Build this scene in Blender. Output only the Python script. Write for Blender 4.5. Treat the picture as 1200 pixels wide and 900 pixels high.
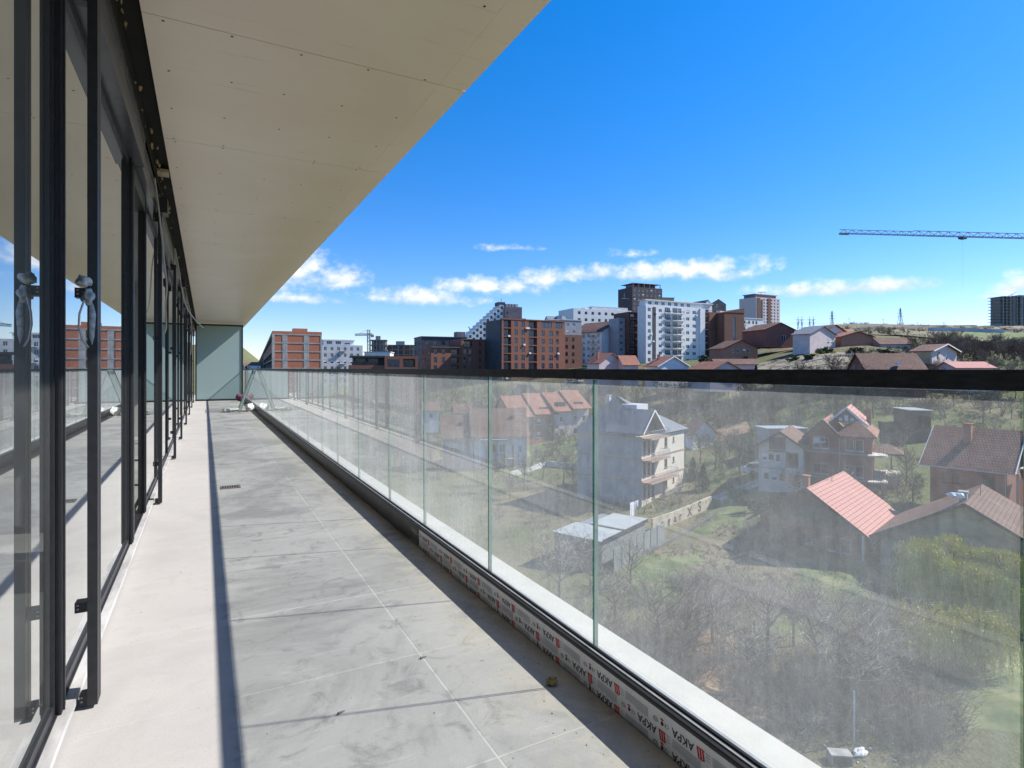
import bpy, math, random
from mathutils import Vector, noise
R_ = math.radians
for o in list(bpy.data.objects): bpy.data.objects.remove(o)
scn = bpy.context.scene
COL = scn.collection
random.seed(7)

# ------------------------------------------------------------------ camera
YAW, F_, HZ, EYE = R_(28.07), 675.0, 432.0, 1.2
cam = bpy.data.cameras.new('camera'); camo = bpy.data.objects.new('camera', cam); COL.objects.link(camo)
camo.location = (0, 0, EYE); camo.rotation_euler = (R_(90), 0, -YAW)
cam.sensor_width = 36; cam.lens = F_/1200*36; cam.shift_y = -0.015
cam.clip_start = 0.05; cam.clip_end = 9000
scn.camera = camo

# ------------------------------------------------------------------ world, sun, exposure
SUN_EL, SUN_AZ = R_(42.4), R_(105.2)          # azimuth clockwise from +Y
world = bpy.data.worlds.new('World'); scn.world = world; world.use_nodes = True
sun = bpy.data.lights.new('sun', 'SUN'); sun.energy = 3.9; sun.angle = R_(0.55); sun.color = (1.0, 0.955, 0.89)
suno = bpy.data.objects.new('sun', sun); COL.objects.link(suno)
sd = Vector((math.sin(SUN_AZ)*math.cos(SUN_EL), math.cos(SUN_AZ)*math.cos(SUN_EL), math.sin(SUN_EL)))
suno.rotation_euler = sd.to_track_quat('Z', 'Y').to_euler(); suno.location = (30, -8, 60)
scn.view_settings.view_transform = 'Standard'; scn.view_settings.look = 'None'
scn.view_settings.gamma = 1; scn.view_settings.use_curve_mapping = False
scn.view_settings.exposure = 1.08
scn.render.engine = 'CYCLES'
cy = scn.cycles; cy.max_bounces = 14; cy.transparent_max_bounces = 24; cy.diffuse_bounces = 4; cy.glossy_bounces = 5
cy.caustics_reflective = False; cy.caustics_refractive = False

class NT:
    """tiny node-tree helper"""
    def __init__(s, tree): s.t = tree; s.t.nodes.clear()
    def n(s, typ, ins=None, **kw):
        nd = s.t.nodes.new(typ)
        for k, v in kw.items(): setattr(nd, k, v)
        for k, v in (ins or {}).items(): s.set(nd.inputs[k], v)
        return nd
    def set(s, sock, v):
        if isinstance(v, bpy.types.NodeSocket): s.t.links.new(v, sock)
        else: sock.default_value = v
    def m(s, op, a, b=None, c=None, clamp=False):
        nd = s.n('ShaderNodeMath', operation=op, use_clamp=clamp)
        for i, v in enumerate((a, b, c)):
            if v is not None: s.set(nd.inputs[i], v)
        return nd.outputs[0]
    def mix(s, fac, a, b, blend='MIX'):
        nd = s.n('ShaderNodeMix', data_type='RGBA', blend_type=blend)
        for i, v in ((0, fac), (6, a), (7, b)): s.set(nd.inputs[i], v)
        return nd.outputs[2]
    def ss(s, x, lo, hi):
        nd = s.n('ShaderNodeMapRange', {0: x, 1: lo, 2: hi}, interpolation_type='SMOOTHSTEP'); return nd.outputs[0]

def sky_world():
    n = NT(world.node_tree)
    sky = n.n('ShaderNodeTexSky', sky_type='NISHITA', sun_disc=False)
    sky.sun_elevation = SUN_EL; sky.sun_rotation = SUN_AZ
    sky.altitude = 600; sky.air_density = 1.0; sky.dust_density = 0.25; sky.ozone_density = 3.0
    tc = n.n('ShaderNodeTexCoord'); sep = n.n('ShaderNodeSeparateXYZ', {0: tc.outputs['Generated']})
    x, y, z = sep.outputs
    az = n.m('SUBTRACT', n.m('ARCTAN2', x, y), YAW)                 # compass angle from the valley axis
    el = n.m('ARCSINE', z)
    tint = n.mix(n.ss(el, 0.0, .62), (.80,.78,.90,1), (.93,.97,1.08,1))
    hs = n.n('ShaderNodeHueSaturation', {'Saturation': 1.33, 'Value': .77, 'Color': n.mix(1.0, sky.outputs[0], tint, 'MULTIPLY')})
    vec = n.n('ShaderNodeCombineXYZ', {0: n.m('MULTIPLY', az, 1.0), 1: n.m('MULTIPLY', el, 1.35), 2: 0.35})
    n1 = n.n('ShaderNodeTexNoise', {'Vector': vec.outputs[0], 'Scale': 30.0, 'Detail': 8.0, 'Roughness': 0.58}, noise_dimensions='3D')
    n2 = n.n('ShaderNodeTexNoise', {'Vector': vec.outputs[0], 'Scale': 70.0, 'Detail': 4.0, 'Roughness': 0.6})
    nz = n.m('SUBTRACT', n1.outputs[0], 0.5)
    def ang(px, py):
        a = math.atan((px-600)/F_); return a, math.atan((HZ-py)/F_*math.cos(a))
    clouds = [(338,318,60,24,1),(398,326,34,13,1),(360,351,50,6,.8),(490,350,62,11,.95),(575,337,66,10,.95),(632,329,26,10,1),(700,322,58,10,1),
              (790,318,92,12,1.05),(850,322,40,8,.9),(600,291,28,4,.72),(742,298,22,6,.8),(950,340,62,10,1),(1010,338,112,10,1),(1050,333,62,8,.9),(1196,336,36,16,1),(1150,349,22,4,.8),
              (-150,300,120,26,1),(140,330,120,18,1),(1450,300,160,26,1)]
    total = None; shade = None
    for (px, py, wx, wy, k) in clouds:
        a0, e0 = ang(px, py); a1, _ = ang(px+wx, py); _, e1 = ang(px, py-wy)
        da = n.m('DIVIDE', n.m('SUBTRACT', az, a0), abs(a1-a0)*1.05); de = n.m('DIVIDE', n.m('SUBTRACT', el, e0), abs(e1-e0)*1.3)
        de2 = n.m('MULTIPLY', de, n.m('ADD', 1.15, n.m('MULTIPLY', n.m('LESS_THAN', de, 0.0), 0.55)))   # flatter base
        r = n.m('SQRT', n.m('ADD', n.m('MULTIPLY', da, da), n.m('MULTIPLY', de2, de2)))
        v = n.m('MULTIPLY', n.m('SUBTRACT', 1.45, r), k)
        total = v if total is None else n.m('SMOOTH_MAX', total, v, 0.25)
        sh = n.m('MULTIPLY', n.m('ADD', n.m('MULTIPLY', de, 0.5), 0.5, clamp=True), n.m('GREATER_THAN', v, -0.35))
        shade = sh if shade is None else n.m('MAXIMUM', shade, sh)
    dens = n.m('ADD', total, n.m('ADD', n.m('MULTIPLY', nz, 2.7), n.m('MULTIPLY', n.m('SUBTRACT', n2.outputs[0], 0.5), 0.7)))
    mask = n.m('MULTIPLY', n.ss(dens, 0.1, 1.5), 0.96)
    lit = n.m('ADD', n.m('MULTIPLY', shade, 0.75), n.m('MULTIPLY', nz, 1.3))
    ccol = n.mix(n.ss(lit, 0.15, 0.75), (2.7, 3.15, 3.95, 1), (4.15, 4.2, 4.3, 1))
    out = n.mix(mask, hs.outputs[0], ccol)
    bg = n.n('ShaderNodeBackground', {'Color': out, 'Strength': 0.13})
    n.t.links.new(bg.outputs[0], n.n('ShaderNodeOutputWorld').inputs[0])
sky_world()

# ------------------------------------------------------------------ placing by bearing and distance
FW = Vector((math.sin(YAW), math.cos(YAW))); RT = Vector((math.cos(YAW), -math.sin(YAW)))
def P(px, d):                      # ground point at a bearing (tangent units of the view) and a distance along the valley axis
    v = FW*d + RT*((px-600)/F_*d); return v.x, v.y
def Z(py, d): return EYE + (HZ-py)/F_*d
TAB = {  # ground height: bearing -> (distance, height)
 -600: [(0,-18),(80,-18),(155,-16),(300,-12),(700,-6)],
 240: [(0,-18),(80,-18),(155,-16.5),(202,-12),(270,-9),(400,-7),(700,-4)],
 420: [(0,-18),(80,-18),(128,-17),(155,-14),(202,-9),(270,-6),(400,-3),(700,2)],
 600: [(0,-18),(80,-18),(106,-16.8),(128,-15.5),(155,-11),(202,-4),(236,0),(337,4),(700,8)],
 800: [(0,-18),(40,-18),(78,-17.3),(101,-14),(128,-8.5),(155,-2.6),(189,1),(236,4),(337,10),(540,20),(800,22)],
 1000: [(0,-18),(40,-18),(55,-17.2),(77,-14.5),(101,-7),(121,-1.5),(148,3),(178,8),(222,14),(303,22),(470,37),(600,42),(900,42)],
 1200: [(0,-18),(40,-18),(54,-17.2),(67,-15.5),(88,-12),(111,-5),(135,0),(162,4),(222,10),(337,23),(505,37.5),(600,42),(900,42)],
 1900: [(0,-18),(40,-18),(54,-17),(88,-12),(135,0),(222,10),(337,22),(505,37),(900,42)],
}
KEYS = sorted(TAB)
def lerp_tab(t, d):
    for (d0, z0), (d1, z1) in zip(t, t[1:]):
        if d <= d1: return z0+(z1-z0)*max(0, (d-d0))/(d1-d0)
    return t[-1][1]
def T(px, d):
    px = min(max(px, KEYS[0]), KEYS[-1])
    for a, b in zip(KEYS, KEYS[1:]):
        if px <= b:
            f = (px-a)/(b-a); f = f*f*(3-2*f)
            z = lerp_tab(TAB[a], d)*(1-f)+lerp_tab(TAB[b], d)*f
            break
    x, y = P(px, d)
    z += 0.55*noise.noise(Vector((x/17, y/17, 0)))*min(1, d/60) + (1.6*noise.noise(Vector((x/70, y/70, 3)))*min(1, max(0, d-120)/150))
    if d > 900:                    # far mountains, highest to the left
        t = min(1, (d-900)/1500)
        z += t*t*(3-2*t)*(95*max(0, min(1, (318-px)/40))+25*noise.noise(Vector((px/90, d/900, 9))))
    return z

# ------------------------------------------------------------------ mesh helpers
class MB:
    def __init__(s): s.v = []; s.f = []; s.mi = []; s.m = 0
    def vert(s, p): s.v.append(tuple(p)); return len(s.v)-1
    def face(s, pts, m=None):
        i = len(s.v); s.v += [tuple(p) for p in pts]; s.f.append(tuple(range(i, i+len(pts)))); s.mi.append(s.m if m is None else m)
    def box(s, x0, x1, y0, y1, z0, z1, m=None):
        if x0 > x1: x0, x1 = x1, x0
        if y0 > y1: y0, y1 = y1, y0
        if z0 > z1: z0, z1 = z1, z0
        c = [(x0,y0,z0),(x1,y0,z0),(x1,y1,z0),(x0,y1,z0),(x0,y0,z1),(x1,y0,z1),(x1,y1,z1),(x0,y1,z1)]
        s.hexa(c, m)
    def hexa(s, c, m=None):
        i = len(s.v); s.v += [tuple(p) for p in c]
        for q in ((0,3,2,1),(4,5,6,7),(0,1,5,4),(1,2,6,5),(2,3,7,6),(3,0,4,7)):
            s.f.append(tuple(i+k for k in q)); s.mi.append(s.m if m is None else m)
    def bar(s, a, b, w, h=None, m=None):          # square bar between two points
        h = h or w; a, b = Vector(a), Vector(b); t = (b-a).normalized()
        up = Vector((0,0,1)) if abs(t.z) < .95 else Vector((1,0,0))
        e1 = t.cross(up).normalized()*w/2; e2 = e1.cross(t).normalized()*h/2
        s.hexa([a-e1-e2, a+e1-e2, b+e1-e2, b-e1-e2, a-e1+e2, a+e1+e2, b+e1+e2, b-e1+e2], m)
    def tube(s, pts, r, n=6, m=None):             # tapered tube through points; r number or list
        pts = [Vector(p) for p in pts]; rs = r if isinstance(r, (list, tuple)) else [r]*len(pts); base = []
        for k, p in enumerate(pts):
            t = (pts[min(k+1, len(pts)-1)]-pts[max(k-1, 0)])
            t = t.normalized() if t.length > 1e-9 else Vector((0,0,1))
            a = t.cross(Vector((.31,.22,.92)) if abs(t.z) < .9 else Vector((1,0,0))).normalized(); b = t.cross(a)
            base.append(len(s.v))
            for q in range(n):
                an = 2*math.pi*q/n; s.v.append(tuple(p+(a*math.cos(an)+b*math.sin(an))*rs[k]))
        for k in range(len(pts)-1):
            for q in range(n):
                s.f.append((base[k]+q, base[k]+(q+1)%n, base[k+1]+(q+1)%n, base[k+1]+q)); s.mi.append(s.m if m is None else m)
        for bb, rev in ((base[0], True), (base[-1], False)):
            idx = [bb+q for q in range(n)]; s.f.append(tuple(idx[::-1] if rev else idx)); s.mi.append(s.m if m is None else m)
    def twig(s, a, b, w, m=None):                 # thin crossed pair of triangles
        a, b = Vector(a), Vector(b); t = (b-a)
        e = t.cross(Vector((.3,.5,.8)))
        if e.length < 1e-6: e = Vector((1,0,0))
        e = e.normalized()*w/2; g = t.cross(e).normalized()*w/2
        s.face([a-e, a+e, b], m); s.face([a-g, a+g, b], m)
    def blob(s, c, r, seed=0, n=2, rough=.25, sq=(1,1,1), m=None):
        import bmesh
        bm = bmesh.new(); bmesh.ops.create_icosphere(bm, subdivisions=n, radius=1)
        i = len(s.v)
        for v in bm.verts:
            k = 1+rough*noise.noise(v.co*1.7+Vector((seed*3.1, seed*1.7, seed)))+rough*.5*noise.noise(v.co*4+Vector((seed, seed*2.7, 5)))
            s.v.append((c[0]+v.co.x*r*k*sq[0], c[1]+v.co.y*r*k*sq[1], c[2]+v.co.z*r*k*sq[2]))
        for f in bm.faces: s.f.append(tuple(i+v.index for v in f.verts)); s.mi.append(s.m if m is None else m)
        bm.free()
    def mesh(s, name, mats):
        me = bpy.data.meshes.new(name); me.from_pydata(s.v, [], s.f)
        for m in (mats if isinstance(mats, (list, tuple)) else [mats]): me.materials.append(m)
        if any(s.mi): me.polygons.foreach_set('material_index', s.mi)
        me.update(); return me
    def build(s, name, mats, parent=None, smooth=False):
        me = s.mesh(name, mats)
        if smooth: me.polygons.foreach_set('use_smooth', [True]*len(me.polygons))
        return link(name, me, parent)
def link(name, me, parent=None, loc=None, rz=0):
    o = bpy.data.objects.new(name, me); COL.objects.link(o)
    if parent: o.parent = parent
    if loc: o.location = loc
    if rz: o.rotation_euler = (0, 0, rz)
    return o
def tag(o, label, cat, group=None, kind=None):
    o['label'] = label; o['category'] = cat
    if group: o['group'] = group
    if kind: o['kind'] = kind
    return o
def struct(o): o['kind'] = 'structure'; return o
def thing(name, label, cat, loc=(0,0,0), rz=0, group=None):
    o = bpy.data.objects.new(name, None); COL.objects.link(o); o.empty_display_size = .3
    o.location = loc; o.rotation_euler = (0, 0, rz); return tag(o, label, cat, group)
def kids(o): return [c for c in COL.objects if c.parent == o]
def dup(root, loc, rz, sc=1, label=None, group=None):
    r = root.copy(); COL.objects.link(r); r.location = loc; r.rotation_euler = (0, 0, rz)
    r.scale = sc if isinstance(sc, tuple) else (sc,)*3
    if label: r['label'] = label
    if group: r['group'] = group
    for ch in root.children:
        c = ch.copy(); COL.objects.link(c); c.parent = r
        for g in ch.children:
            k = g.copy(); COL.objects.link(k); k.parent = c
    return r

# ------------------------------------------------------------------ materials
def c4(c): return (c[0], c[1], c[2], 1)
MC = {}
def mat(name, col, rough=.7, var=.18, scale=3., bump=0., metal=0., spec=.4, col2=None, stretch=(1,1,1), gen='Object'):
    if name in MC: return MC[name]
    M = bpy.data.materials.new(name); M.use_nodes = True; n = NT(M.node_tree)
    tc = n.n('ShaderNodeTexCoord'); mp = n.n('ShaderNodeMapping', {0: tc.outputs[gen], 'Scale': stretch})
    nz = n.n('ShaderNodeTexNoise', {'Vector': mp.outputs[0], 'Scale': scale, 'Detail': 6.0, 'Roughness': .62})
    a = c4([max(0, v*(1-var)) for v in col]); b = c4(col2 if col2 else [min(1, v*(1+var)) for v in col])
    f = n.ss(nz.outputs[0], .3, .7)
    bs = n.n('ShaderNodeBsdfPrincipled', {'Base Color': n.mix(f, a, b), 'Roughness': rough, 'Metallic': metal, 'Specular IOR Level': spec})
    if bump:
        n3 = n.n('ShaderNodeTexNoise', {'Vector': mp.outputs[0], 'Scale': scale*5, 'Detail': 4.0})
        bp = n.n('ShaderNodeBump', {'Strength': bump, 'Distance': .05, 'Height': n3.outputs[0]}); n.set(bs.inputs['Normal'], bp.outputs[0])
    n.t.links.new(bs.outputs[0], n.n('ShaderNodeOutputMaterial').inputs[0])
    MC[name] = M; return M
def brickmat(name, c1, c2, mortar, bw=.25, rh=.08, ms=.012, rough=.85, roof=False, var=.25, off=.5, nscale=1.2, stain=(.06,.055,.05)):
    """courses: on walls along (x+y, z); on roofs along (x, y)"""
    if name in MC: return MC[name]
    M = bpy.data.materials.new(name); M.use_nodes = True; n = NT(M.node_tree)
    tc = n.n('ShaderNodeTexCoord'); sp = n.n('ShaderNodeSeparateXYZ', {0: tc.outputs['Object']})
    if roof == 'y': v = n.n('ShaderNodeCombineXYZ', {0: sp.outputs[1], 1: n.m('MULTIPLY', sp.outputs[0], 1.25)})
    elif roof: v = n.n('ShaderNodeCombineXYZ', {0: sp.outputs[0], 1: n.m('MULTIPLY', sp.outputs[1], 1.25)})
    else: v = n.n('ShaderNodeCombineXYZ', {0: n.m('ADD', sp.outputs[0], sp.outputs[1]), 1: sp.outputs[2]})
    bt = n.n('ShaderNodeTexBrick', {'Vector': v.outputs[0], 'Color1': c4(c1), 'Color2': c4(c2), 'Mortar': c4(mortar), 'Scale': 1.0,
             'Mortar Size': ms, 'Mortar Smooth': .3, 'Brick Width': bw, 'Row Height': rh}, offset=off)
    nz = n.n('ShaderNodeTexNoise', {'Vector': tc.outputs['Object'], 'Scale': nscale, 'Detail': 7.0, 'Roughness': .65})
    n2 = n.n('ShaderNodeTexNoise', {'Vector': tc.outputs['Object'], 'Scale': nscale*.35, 'Detail': 5.0})
    c = n.mix(n.m('MULTIPLY', n.ss(nz.outputs[0], .5, .75), var), bt.outputs[0], c4(stain))
    c = n.mix(n.m('MULTIPLY', n.ss(n2.outputs[0], .5, .75), var), c, c4([min(1, k*1.5+.03) for k in c1]))
    bs = n.n('ShaderNodeBsdfPrincipled', {'Base Color': c, 'Roughness': rough, 'Specular IOR Level': .3})
    bp = n.n('ShaderNodeBump', {'Strength': .6, 'Distance': .03, 'Height': n.m('SUBTRACT', 1.0, bt.outputs[1])}); n.set(bs.inputs['Normal'], bp.outputs[0])
    n.t.links.new(bs.outputs[0], n.n('ShaderNodeOutputMaterial').inputs[0])
    MC[name] = M; return M

def glass_mat(name, tint, dust_lo, dust_hi, dust_col, refl, streak=True, ior=1.5, speck=.0, power=1.0):
    """front faces: fresnel reflection over a dusty clear pane; back faces let the light out"""
    M = bpy.data.materials.new(name); M.use_nodes = True; n = NT(M.node_tree)
    tc = n.n('ShaderNodeTexCoord'); geo = n.n('ShaderNodeNewGeometry')
    mp = n.n('ShaderNodeMapping', {0: tc.outputs['Object'], 'Scale': (1, 9, .45)})
    s1 = n.n('ShaderNodeTexNoise', {'Vector': mp.outputs[0], 'Scale': 3.0, 'Detail': 7.0, 'Roughness': .7})
    mp2 = n.n('ShaderNodeMapping', {0: tc.outputs['Object'], 'Scale': (1, 1, .7)})
    s2 = n.n('ShaderNodeTexNoise', {'Vector': mp2.outputs[0], 'Scale': 1.6, 'Detail': 6.0, 'Roughness': .6})
    s3 = n.n('ShaderNodeTexNoise', {'Vector': tc.outputs['Object'], 'Scale': 45.0, 'Detail': 5.0, 'Roughness': .75})
    f = n.m('ADD', n.m('MULTIPLY', s1.outputs[0], .27 if streak else .1), n.m('ADD', n.m('MULTIPLY', s2.outputs[0], .52), n.m('MULTIPLY', s3.outputs[0], .32)))
    cov = n.m('ADD', dust_lo, n.m('MULTIPLY', n.ss(f, .38, .82), dust_hi-dust_lo))
    if speck:
        vo = n.n('ShaderNodeTexVoronoi', {'Vector': tc.outputs['Object'], 'Scale': 55.0, 'Randomness': 1.0})
        cs = n.n('ShaderNodeSeparateXYZ', {0: vo.outputs['Color']})
        dot = n.m('MULTIPLY', n.m('LESS_THAN', vo.outputs['Distance'], .15), n.m('GREATER_THAN', cs.outputs[0], .8))
        cov = n.m('ADD', cov, n.m('MULTIPLY', dot, speck), clamp=True)
    dp = n.n('ShaderNodeVectorMath', {0: geo.outputs['Normal'], 1: geo.outputs['Incoming']}, operation='DOT_PRODUCT')
    cs = n.m('MAXIMUM', n.m('ABSOLUTE', dp.outputs['Value']), .1)
    cov = n.m('SUBTRACT', 1.0, n.m('POWER', n.m('SUBTRACT', 1.0, cov), n.m('POWER', n.m('DIVIDE', 1.0, cs), power)))
    tr = n.n('ShaderNodeBsdfTransparent', {'Color': c4(tint)})
    df = n.n('ShaderNodeBsdfDiffuse', {'Color': c4(dust_col)}); tl = n.n('ShaderNodeBsdfTranslucent', {'Color': c4(dust_col)})
    du = n.n('ShaderNodeMixShader', {0: .55, 1: df.outputs[0], 2: tl.outputs[0]})
    body = n.n('ShaderNodeMixShader', {0: cov, 1: tr.outputs[0], 2: du.outputs[0]})
    fr = n.n('ShaderNodeFresnel', {'IOR': ior})
    gl = n.n('ShaderNodeBsdfGlossy', {'Color': (.95,.97,.97,1), 'Roughness': 0.0})
    rf = n.m('SUBTRACT', 1.0, n.m('POWER', n.m('SUBTRACT', 1.0, fr.outputs[0]), refl))
    front = n.n('ShaderNodeMixShader', {0: rf, 1: body.outputs[0], 2: gl.outputs[0]})
    tr2 = n.n('ShaderNodeBsdfTransparent', {'Color': (1,1,1,1)})
    fin = n.n('ShaderNodeMixShader', {0: geo.outputs['Backfacing'], 1: front.outputs[0], 2: tr2.outputs[0]})
    n.t.links.new(fin.outputs[0], n.n('ShaderNodeOutputMaterial').inputs[0])
    return M

def tile_mat():
    M = bpy.data.materials.new('stone tile'); M.use_nodes = True; n = NT(M.node_tree)
    tc = n.n('ShaderNodeTexCoord'); o = tc.outputs['Object']
    mp = n.n('ShaderNodeMapping', {0: o, 'Location': (-.1, -1.59, 0)})
    bt = n.n('ShaderNodeTexBrick', {'Vector': mp.outputs[0], 'Color1': (.40,.388,.368,1), 'Color2': (.345,.337,.322,1), 'Mortar': (.53,.515,.48,1), 'Scale': 1.0,
             'Mortar Size': .0045, 'Mortar Smooth': .2, 'Brick Width': .7, 'Row Height': .735}, offset=0.0, squash=1.0)
    a = n.n('ShaderNodeTexNoise', {'Vector': o, 'Scale': 1.3, 'Detail': 8.0, 'Roughness': .65, 'Distortion': .4})
    b = n.n('ShaderNodeTexNoise', {'Vector': o, 'Scale': 7.0, 'Detail': 8.0, 'Roughness': .7, 'Distortion': .8})
    st = n.n('ShaderNodeMapping', {0: o, 'Rotation': (0,0,R_(25)), 'Scale': (2.2,14,1)})
    w = n.n('ShaderNodeTexNoise', {'Vector': st.outputs[0], 'Scale': 1.4, 'Detail': 6.0, 'Roughness': .7})
    g = n.n('ShaderNodeTexNoise', {'Vector': o, 'Scale': 160.0, 'Detail': 3.0})
    c = n.mix(n.m('MULTIPLY', n.ss(a.outputs[0], .42, .68), .6), bt.outputs[0], (.47,.455,.43,1))
    c = n.mix(n.m('MULTIPLY', n.ss(b.outputs[0], .5, .7), .8), c, (.20,.195,.187,1))
    c = n.mix(n.m('MULTIPLY', n.ss(w.outputs[0], .55, .72), .5), c, (.53,.51,.48,1))
    d1 = n.n('ShaderNodeTexNoise', {'Vector': o, 'Scale': .8, 'Detail': 9.0, 'Roughness': .68, 'Distortion': 1.2})
    c = n.mix(n.m('MULTIPLY', n.ss(d1.outputs[0], .44, .62), .68), c, (.21,.206,.20,1))
    sx = n.n('ShaderNodeSeparateXYZ', {0: o})                     # plaster dust trodden in along the windows
    ed = n.m('MULTIPLY', n.ss(n.m('ADD', sx.outputs[0], n.m('MULTIPLY', n.m('SUBTRACT', b.outputs[0], .5), .05)), .10, .06), .8)
    c = n.mix(n.m('MULTIPLY', ed, n.m('ADD', .45, n.m('MULTIPLY', b.outputs[0], .75), clamp=True)), c, (.445,.422,.398,1))
    ke = n.m('MULTIPLY', n.ss(sx.outputs[0], .75, 1.2), n.m('MULTIPLY', n.ss(b.outputs[0], .45, .6), .5))
    c = n.mix(ke, c, (.60,.545,.45,1))
    c = n.mix(n.m('MULTIPLY', n.ss(g.outputs[0], .55, .75), .4), c, (.17,.165,.16,1))
    bs = n.n('ShaderNodeBsdfPrincipled', {'Base Color': c, 'Roughness': n.m('ADD', .5, n.m('MULTIPLY', b.outputs[0], .35)), 'Specular IOR Level': .4})
    h = n.m('ADD', n.m('MULTIPLY', g.outputs[0], .15), n.m('SUBTRACT', 1.0, bt.outputs[1]))
    bp = n.n('ShaderNodeBump', {'Strength': .5, 'Distance': .004, 'Height': h}); n.set(bs.inputs['Normal'], bp.outputs[0])
    n.t.links.new(bs.outputs[0], n.n('ShaderNodeOutputMaterial').inputs[0]); return M

def ceiling_mat():
    M = bpy.data.materials.new('ceiling board'); M.use_nodes = True; n = NT(M.node_tree)
    tc = n.n('ShaderNodeTexCoord'); o = tc.outputs['Object']
    a = n.n('ShaderNodeTexNoise', {'Vector': o, 'Scale': .9, 'Detail': 5.0, 'Distortion': .5})
    st = n.n('ShaderNodeMapping', {0: o, 'Scale': (.7,9,1), 'Rotation': (0,0,R_(6))})
    b = n.n('ShaderNodeTexNoise', {'Vector': st.outputs[0], 'Scale': 2.4, 'Detail': 7.0, 'Roughness': .7})
    c = n.mix(n.ss(a.outputs[0], .35, .7), (.92,.78,.65,1), (.96,.84,.715,1))
    c = n.mix(n.m('MULTIPLY', n.ss(b.outputs[0], .58, .74), .4), c, (.56,.46,.36,1))
    bs = n.n('ShaderNodeBsdfPrincipled', {'Base Color': c, 'Roughness': n.m('ADD', .2, n.m('MULTIPLY', b.outputs[0], .25)), 'Specular IOR Level': .5})
    bp = n.n('ShaderNodeBump', {'Strength': .5, 'Distance': .02, 'Height': n.m('ADD', a.outputs[0], n.m('MULTIPLY', b.outputs[0], .15))}); n.set(bs.inputs['Normal'], bp.outputs[0])
    n.t.links.new(bs.outputs[0], n.n('ShaderNodeOutputMaterial').inputs[0]); return M

def ground_mat():
    M = bpy.data.materials.new('winter ground'); M.use_nodes = True; n = NT(M.node_tree)
    tc = n.n('ShaderNodeTexCoord'); o = tc.outputs['Object']
    def N(s, d=7.0, r=.62, dist=0.0): return n.n('ShaderNodeTexNoise', {'Vector': o, 'Scale': s, 'Detail': d, 'Roughness': r, 'Distortion': dist}).outputs[0]
    big, mid, sm, fine = N(.022), N(.11, 8, .65, .6), N(.7, 8, .7), N(4.5, 5)
    c = n.mix(n.ss(mid, .38, .62), (.13,.115,.065,1), (.22,.18,.115,1))
    c = n.mix(n.m('MULTIPLY', n.ss(big, .38, .56), .8), c, (.105,.135,.045,1))
    c = n.mix(n.m('MULTIPLY', n.ss(sm, .5, .68), .65), c, (.085,.072,.05,1))
    c = n.mix(n.m('MULTIPLY', n.ss(N(.16, 8, .7, .8), .6, .72), .8), c, (.27,.19,.12,1))
    c = n.mix(n.m('MULTIPLY', n.ss(fine, .5, .75), .45), c, (.28,.25,.18,1))
    bs = n.n('ShaderNodeBsdfPrincipled', {'Base Color': c, 'Roughness': .95, 'Specular IOR Level': .1})
    bp = n.n('ShaderNodeBump', {'Strength': .8, 'Distance': .4, 'Height': n.m('ADD', sm, n.m('MULTIPLY', fine, .4))}); n.set(bs.inputs['Normal'], bp.outputs[0])
    n.t.links.new(bs.outputs[0], n.n('ShaderNodeOutputMaterial').inputs[0]); return M

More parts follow.
